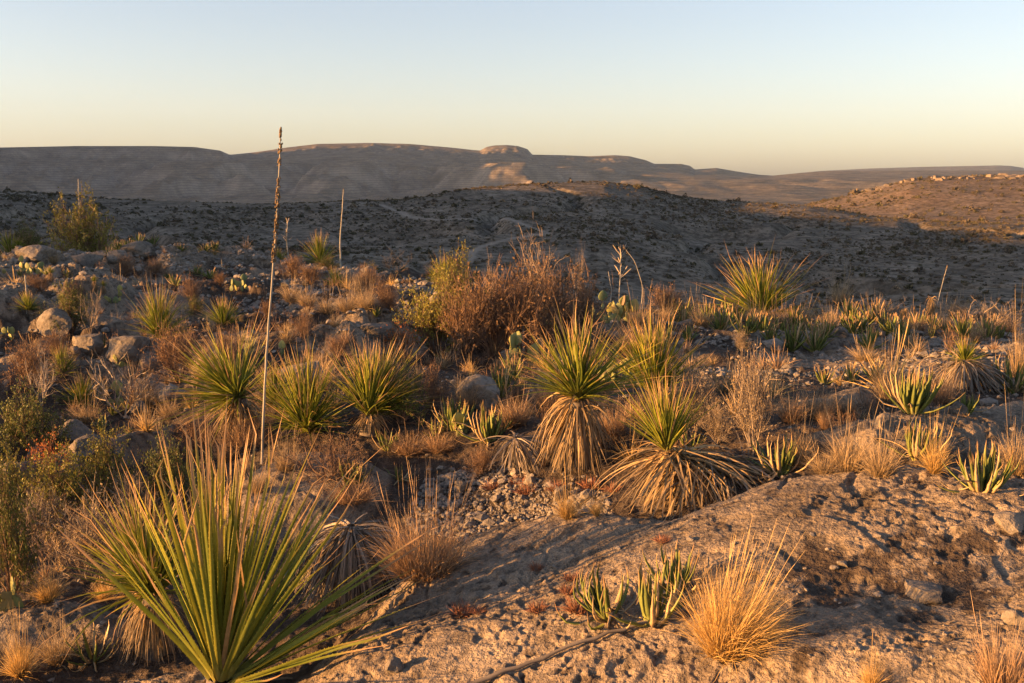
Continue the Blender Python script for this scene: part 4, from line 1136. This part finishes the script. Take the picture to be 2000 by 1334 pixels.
# --- shrubs
def shrub(px, py, w, h, ml, label, dist=None, name='shrub'):
    p = at(px, py) if dist is None else at_d(px, dist); s = mpp(p)
    t = root(name, label, 'shrub', p, None, rr.uniform(0, 6.28), (w * s * 1.05, w * s * 1.05, h * s * 1.05))
    a, b = ml[rr.randrange(len(ml))]
    stuff(obj('branches', a, t))
    if b: stuff(obj('foliage', b, t))
    return t
for a in [(965, 692, 215, 150, BROWN, 'large dark brown thicket right of the round green shrub'), (1080, 676, 190, 135, BROWN, 'right half of the brown thicket, behind the prickly pears'), (905, 692, 120, 110, BROWN, 'brown twiggy bush against the round green shrub'), (1030, 690, 170, 140, BROWN, 'middle part of the broad brown thicket'), (1130, 660, 110, 95, BROWN, 'low right end of the broad brown thicket'),
          (1298, 622, 95, 55, BROWN, 'round rusty bush at the left end of the rim row'), (372, 600, 56, 52, BROWN, 'round rusty bush on the shaded shelf'), (242, 540, 56, 34, BROWN, 'low brown shrub left of the round rusty bush on the shelf'),
          (302, 540, 48, 30, BROWN, 'dark low shrub between two others on the shaded shelf'), (350, 750, 120, 100, BROWN, 'broad brown shrub below the boulder sotol'), (60, 765, 120, 85, BROWN, 'dull brown shrub behind the bleached branches at left'),
          (110, 700, 70, 46, BROWN, 'small brown shrub above the narrow sotol'), (645, 935, 170, 75, MATB, 'wide brown mat shrub behind the big corner sotol'), (395, 890, 130, 66, MATB, 'brown mat shrub beneath the sloping slab'),
          (480, 880, 100, 60, MATB, 'brown mat shrub under the drooping sotol'), (170, 1140, 170, 150, GREY, 'tall grey thicket of fine twigs in the lower left'), (270, 1020, 110, 90, GREY, 'grey twiggy shrub behind the corner sotols'), (70, 1060, 110, 90, GREY, 'grey twiggy shrub against the dark green bush at left edge'),
          (1470, 880, 95, 165, GREY, 'tall silvery shrub behind the toppled sotol'), (1355, 860, 90, 130, GREY, 'silvery shrub between the toppled sotol and the tall silvery one'), (1400, 870, 70, 70, GREY, 'low silvery shrub between two taller silvery ones'),
          (575, 545, 56, 38, BROWN, 'rusty shrub just right of the stalk on the rim'), (608, 556, 60, 34, BROWN, 'orange-lit shrub below the shaded rim sotol'), (722, 570, 60, 42, BROWN, 'rusty shrub left of the dead twigs on the rim'), (748, 590, 56, 34, BROWN, 'dark low shrub left of the round green shrub'),
          (80, 570, 60, 30, BROWN, 'low brown shrub among yuccas on the shaded shelf'), (590, 660, 50, 44, BROWN, 'twiggy shrub on the sunlit gravel'), (760, 620, 50, 40, BROWN, 'small shrub at the top of the pale slab'), (1450, 690, 36, 40, GREY, 'thin pale shrub on the dark shelf behind the silvery ones'),
          (700, 590, 46, 50, GREY, 'pale pinkish twigs above the gravel grass'), (1010, 800, 60, 46, BROWN, 'low brown shrub behind the pale boulder agave'), (840, 800, 90, 70, BROWN, 'dark bush left of the domed boulder'),
          (430, 560, 40, 24, BROWN, 'low brown bush left of the sunlit prickly pear'), (450, 720, 80, 60, BROWN, 'brown bush behind the drooping sotol'), (150, 590, 50, 34, BROWN, 'brown low bush above the olive shrub'), (940, 930, 60, 50, BROWN, 'small leafless bush in front of the flattened dead sotol'),
          (660, 700, 60, 40, BROWN, 'brown bush at the left foot of the pale slab'), (520, 620, 40, 28, BROWN, 'low bush just left of the stalk on the gravel'), (1190, 880, 80, 50, MATB, 'tangled twigs at the foot of the skirted middle sotol')]:
    shrub(*a)
for a in [(850, 695, 130, 130, GREEN_M, 'round yellow-green shrub in the middle of the picture'), (880, 640, 80, 105, GREEN_M, 'taller back half of the round yellow-green shrub', 12.2), (62, 890, 125, 110, OLIVE_M, 'rounded dark green bush left of the stacked boulder'),
          (215, 1000, 140, 135, GREEN_M, 'yellow-leaved bush above the grey thicket in the lower left'), (110, 1030, 140, 130, GREEN_M, 'yellow-leaved bush mixed with red leaves, lower left'), (25, 1175, 110, 230, OLIVE_M, 'dark green bush cut by the left edge'), (20, 1020, 110, 120, GREEN_M, 'yellow-green bush at the left edge above the dark green one'), (335, 1000, 110, 120, OLIVE_M, 'dark green bush behind the tips of the big corner sotol'),
          (150, 498, 125, 118, GREEN_M, 'tall spreading green shrub on the rim under the left mesa', 23), (140, 650, 85, 80, OLIVE_M, 'olive shrub with a yucca head at the left'), (45, 490, 60, 60, OLIVE_M, 'dark shrub between left-edge sotols and the tall green shrub', 25), (785, 830, 90, 100, OLIVE_M, 'dark green low bush right of the flat-skirt sotol'),
          (640, 528, 44, 24, OLIVE_M, 'low dark green shrub on the rim beneath the thin pale stalk'), (380, 615, 40, 30, OLIVE_M, 'little olive shrub at the foot of the round rusty bush'), (720, 545, 50, 26, OLIVE_M, 'shaded olive shrub on the rim by the dark dead branch', 18.2)]:
    shrub(*a)
shrub(95, 935, 80, 70, RED_M, 'red-leaved sumac above the yellow-leaved bush at lower left')
shrub(790, 700, 70, 60, RED_M, 'thin reddish shrub between the pale slab and the round green shrub')

def bare(px, py, w, h, label, dist=None, m=None):
    p = at(px, py) if dist is None else at_d(px, dist); s = mpp(p)
    me = BARE[rr.randrange(3)]
    if m:
        me = me.copy(); me.materials.clear(); me.materials.append(m)
    o = obj('bare_shrub', me, None, tuple(p), rr.uniform(0, 6.28), (w * s, w * s, h * s))
    return tag(o, label, 'bare shrub')
bare(1045, 660, 120, 165, 'leafless pale bush rising highest from the brown thicket', 11.6)
bare(960, 660, 40, 105, 'thin leafless twigs at the left end of the brown thicket', 11.8)
bare(1130, 660, 40, 110, 'leafless twigs at the right end of the brown thicket', 12.0)
bare(1735, 605, 80, 60, 'leafless bush left of the two shaggy dry stems', 13.6)
bare(1930, 605, 120, 70, 'pink-lit leafless bush on the rim at the right edge', 13.4)
bare(1980, 600, 80, 60, 'leafless twigs cut by the right edge on the rim', 13.8)
bare(240, 815, 150, 120, 'bleached dead branches above the round dark bush', None, M['twig_pale'])
bare(80, 800, 90, 110, 'thin bleached dead twigs left of the fan-shaped sotol', None, M['twig_pale'])
bare(770, 545, 60, 46, 'dark dead branch lying on the rim left of the green shrub', 17.5, M['stick'])
bare(175, 660, 60, 90, 'grey dead stems at the boulders on the left', None, M['twig_grey'])
bare(930, 930, 70, 56, 'small leafless red twigs on the gravel', None, M['twig'])

# --- rusty cushion plants on the rock
for px, py, w, h in [(903, 1198, 44, 26), (1050, 1196, 34, 26), (1128, 1204, 46, 40), (1108, 1158, 30, 22), (1115, 1135, 26, 18), (1048, 1112, 30, 14), (1295, 1062, 30, 16), (935, 1200, 30, 12), (1030, 965, 36, 28), (960, 960, 30, 22), (1090, 960, 34, 26), (1155, 955, 40, 26), (1012, 945, 30, 20), (1200, 960, 30, 20)]:
    p = at(px, py); s = mpp(p)
    o = obj('cushion_plant', CUSH[rr.randrange(2)], None, tuple(p), rr.uniform(0, 6), (w * s * 0.75, w * s * 0.75, h * s))
    front = py > 1000
    tag(o, 'small rusty cushion plant growing from the bare front rock' if front else 'small brown cushion plant at the back of the gravel patch', 'cushion plant', 'cushion plants on the front rock' if front else 'cushion plants behind the gravel patch')

# --- prickly pears, each pad a part
def pear(px, py, w, h, n, label, dist=None, seed=0):
    p = at(px, py) if dist is None else at_d(px, dist); s = mpp(p); r = random.Random(700 + seed)
    t = root('prickly_pear', label, 'prickly pear', p)
    ph = max(h * s * 0.38, 0.09); placed = []
    for k in range(n):
        if k < max(2, n * 0.45) or not placed:
            bx, by, bz = r.uniform(-.5, .5) * (w * s - ph * .6), r.uniform(-.12, .3) * w * s, -0.02
        else:
            q = r.choice(placed); a = r.uniform(-.5, .5)
            tip = q[1] @ Vector((math.sin(a) * ph * 0.34, 0, ph * 0.93 - abs(a) * ph * .22)); bx, by, bz = q[0] + tip
        ro = Matrix.Rotation(r.uniform(-1.4, 1.4), 3, 'Z') @ Matrix.Rotation(r.gauss(0, 0.35), 3, 'Y') @ Matrix.Rotation(r.gauss(0, 0.15), 3, 'X')
        sc = ph * r.uniform(0.8, 1.1)
        o = obj('pad', PADS[r.randrange(3)], t, (bx, by, bz), 0, (sc * r.uniform(0.9, 1.15), sc, sc), tuple(ro.to_euler()))
        if k < n * 0.6: placed.append((Vector((bx, by, bz)), ro))
    return t
pear(1195, 632, 115, 66, 30, 'prickly pear with sunlit yellow pads behind the rusty grass', None, 1)
pear(1005, 716, 100, 72, 22, 'prickly pear with yellow-rimmed pads left of the middle sotol', None, 2)
pear(1090, 672, 90, 52, 14, 'prickly pear half hidden by the fan of the middle sotol', None, 3)
pear(1205, 745, 85, 62, 14, 'dark prickly pear in the shade right of the middle sotol fan', None, 4)
pear(45, 535, 80, 34, 16, 'low prickly pear in the shade by the left edge', None, 5)
pear(470, 566, 54, 34, 12, 'prickly pear with orange-lit pads on the shelf left of the stalk', None, 6)
pear(240, 716, 40, 28, 7, 'prickly pear below the round rusty bush on the shelf', None, 7)
pear(556, 700, 22, 20, 3, 'two or three yellow pads on the boulder behind the stalk', None, 8)
pear(20, 662, 50, 34, 8, 'prickly pear at the left edge below the little stalked sotol', None, 9)
pear(222, 792, 44, 36, 6, 'prickly pear pads below the bleached dead branches', None, 10)
pear(30, 1186, 50, 22, 3, 'dark flat pads above the grey rock at the left edge', None, 11)
pear(905, 850, 40, 40, 5, 'green pads tucked between the two boulder agaves', None, 12)
pear(212, 590, 44, 30, 9, 'prickly pear beside the two small yuccas', None, 13)

# --- flower stalks
def stalk(pts_px, base_py, r0, r1, label, caps=(0.42, 1.0, 0), dist=None, branches=0, name='seed_stalk'):
    """pts_px: (px, py) from foot to tip, in the upright plane through the foot"""
    p = at(pts_px[0][0], base_py) if dist is None else at_d(pts_px[0][0], dist)
    s = mpp(p)
    q = []
    for x, y in pts_px:
        v = ray(x, y); tt = (p[1] + 0.0) / v[1]
        q.append((v[0] * tt - p[0], 0.0, EYE + v[2] * tt - p[2]))
    q = np.array(q); q[0] = (0, 0, -0.03)
    u = np.linspace(0, 1, 26); ui = np.linspace(0, 1, len(q))
    T = np.stack([np.interp(u, ui, q[:, i]) for i in range(3)], -1)
    for _ in range(3): T[1:-1] = (T[:-2] + 2 * T[1:-1] + T[2:]) / 4
    T[2:-1] += np.random.RandomState(int(p[0] * 99) & 255).normal(0, r0 * 0.12, (23, 3)) * np.array([1, 1, 0])
    t = root(name, label, 'seed stalk', p)
    b = MB(); b.add(tube(T, np.linspace(r0, r1, 26), 7))
    obj('stem', b.mesh('stem', M['stalk'], True), t)
    r = np.random.RandomState(31)
    if caps[2]:
        n = caps[2]; cl = caps[0] + (caps[1] - caps[0]) * np.sort(r.rand(max(n // 9, 4))); uu = np.clip(cl[r.randint(0, len(cl), n)] + r.normal(0, 0.005, n), 0, 1)
        c = np.stack([np.interp(uu, u, T[:, i]) for i in range(3)], -1)
        a = r.rand(n) * 2 * np.pi; rad = r.uniform(0.35, 1.0, n) * np.where(uu > 0.93, 0.006, 0.0125)
        c = c + np.stack([np.cos(a) * rad, np.sin(a) * rad, r.normal(0, 0.01, n)], -1)
        sz = r.uniform(0.0035, 0.007, n)[:, None]
        o6 = np.array([[1, 0, 0], [0, 1, 0], [-1, 0, 0], [0, -1, 0], [0, 0, 1.5], [0, 0, -1.2]])
        V = (c[:, None] + o6[None] * sz[:, None]).reshape(-1, 3)
        f8 = np.array([[0, 1, 4], [1, 2, 4], [2, 3, 4], [3, 0, 4], [1, 0, 5], [2, 1, 5], [3, 2, 5], [0, 3, 5]])
        F = (np.arange(n)[:, None, None] * 6 + f8[None]).reshape(-1, 3)
        me = mesh_np('seed_capsules', V, F, M['capsule'], False, {'rnd': np.repeat(r.rand(n), 6)})
        stuff(obj('seed_capsules', me, t))
    if branches:
        i = r.randint(10, 25, branches)
        az = r.rand(branches) * 6.28
        Tb = paths(r, T[i], dirs(az, np.radians(r.uniform(25, 60, branches))), r.uniform(0.5, 1.0, branches) * (T[-1, 2]) * 0.22, -0.2, 4, 0.05)
        b = MB(); b.add(ribbons(r, Tb, r0 * 1.4, np.array([1, .9, .8, .9, .5]), 0.0, twist=1.5))
        stuff(obj('side_branches', b.mesh('side_branches', M['twig_pale']), t))
    return t
stalk([(511, 908), (515, 800), (520, 690), (530, 570), (538, 470), (543, 380), (547, 300), (548, 248)], 908, 0.0085, 0.003, 'tall seed stalk with dark capsules towering over the horizon', (0.5, 0.985, 330))
stalk([(661, 512), (664, 470), (668, 420), (671, 370)], 512, 0.02, 0.008, 'thin pale stalk on the rim right of the tall seed stalk', (0.5, 1, 120), 20)
stalk([(153, 430), (154, 390), (153, 350)], 430, 0.02, 0.01, 'thin stalk behind the tall green shrub under the left mesa', (0.5, 1, 60), 26)
stalk([(53, 600), (51, 565), (49, 538)], 612, 0.010, 0.007, 'short bare stalk of the little sotol at the left edge', (0.5, 1, 0))
stalk([(558, 500), (560, 465), (562, 432)], 500, 0.016, 0.008, 'small branched stalk on the rim beside the tall seed stalk', (0.5, 1, 60), 22, 22)
stalk([(1211, 570), (1212, 530), (1212, 488)], 570, 0.008, 0.004, 'feathery branched stalk standing behind the sunlit prickly pear', (0.5, 1, 0), 12.9, 30)
stalk([(1255, 600), (1256, 560), (1240, 510), (1218, 482)], 600, 0.005, 0.003, 'bent dry stalk leaning left beside the feathery one', (0.5, 1, 30), 12.5)
stalk([(1838, 565), (1843, 545), (1850, 520)], 560, 0.006, 0.003, 'thin stalk on top of the taller shaggy dry stem', (0.5, 1, 20), 14.2)
stalk([(1010, 690), (1011, 650), (1012, 603)], 690, 0.011, 0.009, 'bare broken stalk behind the yellow-rimmed prickly pear', (0.5, 1, 0))
stalk([(1022, 690), (1022, 660), (1022, 636)], 690, 0.013, 0.011, 'short broken stub right of the bare broken stalk', (0.5, 1, 0))
stalk([(1190, 600), (1195, 570), (1188, 530)], 600, 0.008, 0.004, 'leaning thin stalk left of the feathery branched one', (0.5, 1, 0), 12.7)

# --- fallen stick on the front rock
def fallen_stick():
    a, b = at(900, 1365), at(1295, 1222)
    k = np.linspace(0, 1, 16)[:, None]
    T = a * (1 - k) + b * k
    T[:, 2] = np.array([H1(x, y) for x, y, _ in T])
    T[:, 2] = np.maximum(np.linspace(T[0, 2], T[-1, 2], 16) + 0.0, T[:, 2]) + 0.014
    T[:, 0] += 0.005 * np.sin(np.linspace(0, 7, 16))
    mb = MB(); mb.add(tube(T - T[8], np.linspace(0.0068, 0.005, 16) * np.random.RandomState(4).uniform(0.85, 1.2, 16), 7))
    o = obj('fallen_stick', mb.mesh('fallen_stick', M['stick'], True), None, tuple(T[8]))
    tag(o, 'long grey stick lying on the front rock, pointing at the agaves', 'stick')
fallen_stick()

# --- boulders
def boulder(px, py, w, h, label, slab=False, dist=None, lift=0.0):
    p = at(px, py) if dist is None else at_d(px, dist); s = mpp(p)
    ml = SLABR if slab else BOULDER
    k = w * s * 0.62
    zf = 0.32 if slab else 0.62
    hz = h * s * 1.25
    o = obj('boulder', ml[rr.randrange(len(ml))], None, (p[0], p[1] + k * 0.5, p[2] + hz * 0.22 + lift), rr.uniform(0, 6.28), (k, k * 0.85, hz * 0.5 / zf * 1.1))
    return tag(o, label, 'boulder')
for a in [(168, 684, 66, 44, 'squarish boulder left of the big flat one under the sotol'), (245, 704, 100, 66, 'big flat-topped boulder beneath the boulder sotol'), (280, 728, 62, 38, 'sunlit boulder below the dark fallen trunk'),
          (336, 792, 74, 48, 'pale split boulder above the sloping slab'), (252, 772, 60, 34, 'pale low boulder behind the seedy grass'), (144, 862, 70, 40, 'flat-topped boulder stacked on another at the left'), (160, 885, 80, 30, 'lower boulder beneath the stacked flat-topped one'),
          (100, 655, 66, 50, 'rounded grey boulder behind the squarish one'), (90, 690, 50, 36, 'grey boulder beside the grey dead stems'), (272, 812, 40, 28, 'small sunlit boulder at the head of the sloping slab'),
          (575, 765, 100, 72, 'sunlit boulder behind the bushy stalk-side sotol'), (935, 800, 92, 62, 'domed grey boulder behind the two dark agaves'), (15, 960, 60, 50, 'grey boulder at the left edge below the round dark bush'),
          (60, 900, 40, 26, 'grey rock left of the stacked boulder'), (62, 506, 70, 26, 'smooth grey boulder under the left-edge sotols'), (100, 488, 60, 22, 'flat grey boulder at the foot of the tall green shrub'), (355, 492, 44, 20, 'small domed boulder in the shelf rock chain'),
          (225, 512, 50, 24, 'grey block left in the shelf rock chain'), (265, 498, 60, 26, 'long grey block in the shelf rock chain'), (160, 520, 70, 22, 'flat shaded rock between pear and rock chain'), (690, 555, 44, 30, 'pale block on the rim by the dead branch'), (725, 545, 40, 24, 'fractured pale block on the rim left of the dead branch'),
          (1818, 1180, 86, 34, 'flat orange-lit rock on the dark soil at the right'), (1985, 1042, 66, 32, 'grey rock cut by the right edge on the front slab'), (1872, 812, 38, 24, 'split white stone beside the narrow agave'), (1730, 842, 34, 30, 'rounded pale stone standing on the right-hand ledge'),
          (900, 966, 28, 24, 'pale stone standing on the gravel left of the cushion plants'), (858, 968, 22, 16, 'smaller pale stone left of the standing gravel stone'), (772, 1322, 40, 30, 'angular stone at the bottom edge right of the big corner sotol'), (1095, 980, 30, 40, 'tall pale stone leaning by the gravel tuft'),
          (1985, 1225, 40, 28, 'grey stone at the right edge on the dark soil'), (735, 665, 90, 36, 'pale ledge block at the top of the sunlit slab'), (1640, 660, 40, 20, 'grey rock between paired agaves and rim row'), (1760, 672, 50, 20, 'flat light stone on the dark shelf')]:
    boulder(*a)
RIMB = [rock_mesh('rimrock_block', 480 + k, 3, 0.62, 10, 0.1, M['rim']) for k in range(4)]
rim = 'rimrock blocks on the sunlit hill'
for k in range(120):
    px = 1690 + rr.random() ** 0.8 * 350
    if math.sin(px * 0.045) + math.sin(px * 0.11 + 1) < -0.75: continue
    az = azs(px, 346)[0]; dd_ = 712 + rr.gauss(-6, 9)
    x, y = dd_ * math.sin(az), dd_ * math.cos(az)
    s = dd_ / FPX; q = math.exp(rr.gauss(0, 0.5)); w = 8.5 * q * s; h = min(4.2 * q, 8) * s
    o = obj('rimrock_block', RIMB[rr.randrange(4)], None, (x, y, H1(x, y) + h * 0.05), rr.uniform(0, 6), (w * 0.7, w * 0.5, h * 0.95))
    tag(o, 'pale rimrock block on the crest of the sunlit hill at right', 'rock', rim)

# --- loose stones large enough to tell apart
def stones(n, poly, lo, hi, label, group):
    P = np.array(poly, float); mn, mx = P.min(0), P.max(0); c = 0
    while c < n:
        px, py = rr.uniform(mn[0], mx[0]), rr.uniform(mn[1], mx[1])
        ins = False
        for i in range(len(P)):
            (x0, y0), (x1, y1) = P[i], P[i - 1]
            if (y0 > py) != (y1 > py) and px < (x1 - x0) * (py - y0) / (y1 - y0) + x0: ins = not ins
        if not ins: continue
        p = at(px, py); s = mpp(p); w = (lo + (hi - lo) * rr.random() ** 2.2) * s
        o = obj('stone', STONE[rr.randrange(7)], None, (p[0], p[1], p[2] + w * 0.12), rr.uniform(0, 6.28), (w * 0.62, w * rr.uniform(0.4, 0.6), w * rr.uniform(0.35, 0.6)))
        o.rotation_euler = (rr.gauss(0, .15), rr.gauss(0, .15), rr.uniform(0, 6.28))
        tag(o, label, 'stone', group); c += 1
stones(75, [(790, 1000), (830, 920), (960, 905), (1190, 935), (1190, 990), (1060, 1015), (900, 1030)], 8, 28, 'loose grey stone in the gravel patch between the middle sotol and front rock', 'stones of the gravel patch')
stones(38, [(1540, 1110), (1990, 1080), (1990, 1300), (1520, 1310)], 7, 22, 'loose pale stone on the dark soil right of the golden bunch grass', 'stones on the dark soil')
stones(16, [(1000, 1060), (1500, 1000), (1990, 960), (1990, 1080), (1500, 1100)], 7, 20, 'loose stone on the far half of the front rock', 'stones on the front rock')
stones(55, [(560, 620), (800, 590), (800, 640), (640, 700), (480, 700)], 6, 20, 'pale loose stone on the sunlit gravel between stalk and green shrub', 'stones on the sunlit gravel')
stones(60, [(1330, 660), (1990, 640), (1990, 780), (1500, 780), (1340, 720)], 6, 18, 'loose grey stone on the dark shelf behind the right-hand plants', 'stones on the dark shelf')
stones(30, [(0, 690), (280, 690), (300, 800), (100, 800), (0, 780)], 7, 26, 'loose stone among the boulders at the left', 'stones among the left boulders')
stones(26, [(200, 500), (460, 500), (480, 540), (230, 530)], 6, 20, 'pale loose stone on the shaded left-hand shelf', 'stones on the shaded shelf')

# ------------------------------------------------------------------ what nobody could count
def instancer(name, pts, scl, rotz, sources, idx=None, flatten=None):
    col = bpy.data.collections.new(name + '_kinds')
    for k, (nm, me) in enumerate(sources):
        col.objects.link(bpy.data.objects.new('%s_kind_%d' % (nm, k), me))
    n = len(pts)
    me = bpy.data.meshes.new(name); me.vertices.add(n); me.vertices.foreach_set('co', np.asarray(pts, np.float32).ravel())
    idx = np.random.RandomState(n).randint(0, len(sources), n) if idx is None else idx
    for an, ty, av in (('scl', 'FLOAT', scl), ('rz', 'FLOAT', rotz)):
        a = me.attributes.new(an, ty, 'POINT'); a.data.foreach_set('value', np.asarray(av, np.float32))
    a = me.attributes.new('pick', 'INT', 'POINT'); a.data.foreach_set('value', np.asarray(idx, np.int32))
    o = bpy.data.objects.new(name, me); C.objects.link(o); stuff(o)
    ng = bpy.data.node_groups.new(name, 'GeometryNodeTree')
    ng.interface.new_socket('Geometry', in_out='INPUT', socket_type='NodeSocketGeometry'); ng.interface.new_socket('Geometry', in_out='OUTPUT', socket_type='NodeSocketGeometry')
    gi, go = ng.nodes.new('NodeGroupInput'), ng.nodes.new('NodeGroupOutput')
    ci = ng.nodes.new('GeometryNodeCollectionInfo'); ci.inputs['Collection'].default_value = col
    ci.inputs['Separate Children'].default_value = True; ci.inputs['Reset Children'].default_value = True
    io = ng.nodes.new('GeometryNodeInstanceOnPoints'); io.inputs['Pick Instance'].default_value = True
    def na(nm, ty):
        q = ng.nodes.new('GeometryNodeInputNamedAttribute'); q.data_type = ty; q.inputs['Name'].default_value = nm
        return q.outputs[0]
    cx = ng.nodes.new('ShaderNodeCombineXYZ')
    L = ng.links.new
    L(gi.outputs[0], io.inputs['Points']); L(ci.outputs[0], io.inputs['Instance']); L(na('pick', 'INT'), io.inputs['Instance Index'])
    L(na('rz', 'FLOAT'), cx.inputs[2]); L(cx.outputs[0], io.inputs['Rotation']); L(na('scl', 'FLOAT'), io.inputs['Scale'])
    L(io.outputs[0], go.inputs[0])
    md = o.modifiers.new('scatter', 'NODES'); md.node_group = ng
    return o

def clump(seed, n, leaf, flat_, m, name='scrub'):
    r = np.random.RandomState(seed)
    p = nrm(r.normal(0, 1, (n, 3))) * r.uniform(0.35, 1.0, (n, 1)) ** 0.6 * np.array([0.5, 0.5, flat_]); p[:, 2] = np.abs(p[:, 2]) + 0.02
    p *= 1 + 0.35 * np.sin(p[:, :1] * 9 + seed)
    a = nrm(r.normal(0, 1, (n, 3))); c = nrm(np.cross(a, r.normal(0, 1, (n, 3)))); s = leaf * r.uniform(0.5, 1.4, (n, 1))
    V = np.stack([p - a * s, p + c * s * .7, p + a * s, p - c * s * .7], 1).reshape(-1, 3)
    return mesh_np(name, V, np.arange(n * 4).reshape(-1, 4), m, False, {'rnd': np.repeat(r.rand(n), 4)})

def sector(n, d0, d1, seed, lim=34):
    r = np.random.RandomState(seed)
    d = np.sqrt(r.uniform(d0 * d0, d1 * d1, n)); a = np.radians(r.uniform(-lim, lim, n))
    return d * np.sin(a), d * np.cos(a), d, r

KINDS_ = [('scrub', clump(801, 70, 0.16, 0.55, M['scrub_a'])), ('scrub', clump(802, 60, 0.16, 0.45, M['scrub_b'])), ('scrub', clump(803, 60, 0.13, 0.40, M['scrub_a'])), ('scrub', clump(804, 40, 0.15, 0.35, M['scrub_c'])), ('scrub', clump(805, 50, 0.15, 0.5, M['scrub_b']))]
x, y, d, r = sector(110000, 34, 470, 21)
den = fbm(x / 40, y / 40, 3, 401)
keep = (r.rand(len(x)) < 0.5 + 0.9 * den) & (trail_dist(x, y) > 1.0) & (d > ip(EDGE, np.arctan2(x, y)) + 12)
x, y, d = x[keep], y[keep], d[keep]
sc = np.exp(r.normal(math.log(0.38), 0.55, len(x)))
o = instancer('valley_scrub', np.stack([x, y, land(x, y)], -1), sc, r.rand(len(x)) * 6.28, KINDS_)
x, y, d, r = sector(22000, 470, 1000, 22)
keep = (np.degrees(np.arctan2(x, y)) > 8) & (r.rand(len(x)) < 0.6 + 0.5 * fbm(x / 60, y / 60, 3, 403))
x, y = x[keep], y[keep]
o = instancer('hillside_scrub', np.stack([x, y, land(x, y)], -1), np.exp(r.normal(math.log(1.15), 0.5, len(x))), r.rand(len(x)) * 6.28, KINDS_)
# the largest valley shrubs, one by one
vx, vy, vd, r = sector(100, 60, 300, 23, 27)
for k in range(100):
    if vd[k] < float(ip(EDGE, np.array([math.atan2(vx[k], vy[k])]))[0]) + 40: continue
    nm, me = KINDS_[(0, 2, 4)[k % 3]]
    q = r.uniform(1.0, 1.8)
    tag(obj('valley_shrub', me, None, (vx[k], vy[k], H1(vx[k], vy[k])), r.rand() * 6, q), 'large dark shrub dotted over the shaded valley and its central hill', 'shrub', 'large shrubs of the shaded valley')

# gravel and low dry growth on the plateau
def plateau(n, d0, d1, seed, lim=33):
    x, y, d, r = sector(n, d0, d1, seed, lim)
    k = d < ip(EDGE, np.arctan2(x, y)) + 3
    return x[k], y[k], d[k], r
x, y, d, r = plateau(26000, 2.6, 27, 31)
GPATCH = [(790, 1010), (830, 920), (960, 900), (1190, 930), (1200, 990), (1060, 1015), (900, 1035)]
SHELFP = [(1330, 650), (2300, 640), (2300, 790), (1480, 790), (1330, 700)]
dn_ = fbm(x / 1.4, y / 1.4, 3, 411)
on_slab = poly_sd(x, y, SLABS[0][0]) > 0.1
keep = np.where(on_slab, r.rand(len(x)) < 0.10, r.rand(len(x)) < 0.45 + 0.6 * dn_)
x, y, d = x[keep], y[keep], d[keep]
X2, Y2, D2, r2 = plateau(30000, 4.0, 7.0, 32, 12)
g2 = poly_sd(X2, Y2, GPATCH) > 0
X3, Y3, D3, r3 = plateau(60000, 7.0, 25, 34)
g3 = (fbm(X3 / 2.0, Y3 / 2.0, 3, 413) > -0.05) & ((X3 > 1.0) | (Y3 > 12))
x = np.concatenate([x, X2[g2], X3[g3]]); y = np.concatenate([y, Y2[g2], Y3[g3]]); d = np.hypot(x, y)
sc = np.exp(r.normal(math.log(0.011), 0.5, len(x))) * np.clip(d / 6, 0.8, 2.6)
GRAVEL = [('pebble', rock_mesh('pebble', 460 + k, 1, 0.6, 7, 0.1, M['stone'])) for k in range(5)]
instancer('gravel', np.stack([x, y, land(x, y) + sc * 0.2], -1), sc, r.rand(len(x)) * 6.28, GRAVEL)

LOW = [('grass', tuft(900 + k, 60, 0.03, 0.6, 0.6, 3, 1.5, seg=3).mesh('dry_growth', M[m])) for k, m in enumerate(('straw', 'gold', 'red', 'straw'))] + \
      [('twigs', branchy(910 + k, 8, 40, 120, 0.8, w=(0.03, 0.018, 0.012), leaves=80, leaf=0.06)[0].mesh('dry_growth', M['twig'])) for k in range(2)]
x, y, d, r = plateau(13000, 5.0, 27, 33)
dn_ = fbm(x / 1.8, y / 1.8, 3, 421)
bare_ = np.max([poly_sd(x, y, SLABS[i][0]) for i in (0, 1, 2, 3)], axis=0) > -0.05
shelf = poly_sd(x, y, SHELFP) > 0
gpat = poly_sd(x, y, GPATCH) > -0.05
keep = (~bare_) & (~gpat) & (r.rand(len(x)) < np.where(shelf, 0.08, np.where(y > 10.5, 0.05 + 0.25 * dn_, 0.30 + 0.55 * dn_)))
x, y, d = x[keep], y[keep], d[keep]
sc = np.exp(r.normal(math.log(0.12), 0.4, len(x)))
instancer('dry_ground_growth', np.stack([x, y, land(x, y) - 0.005], -1), sc, r.rand(len(x)) * 6.28, LOW)
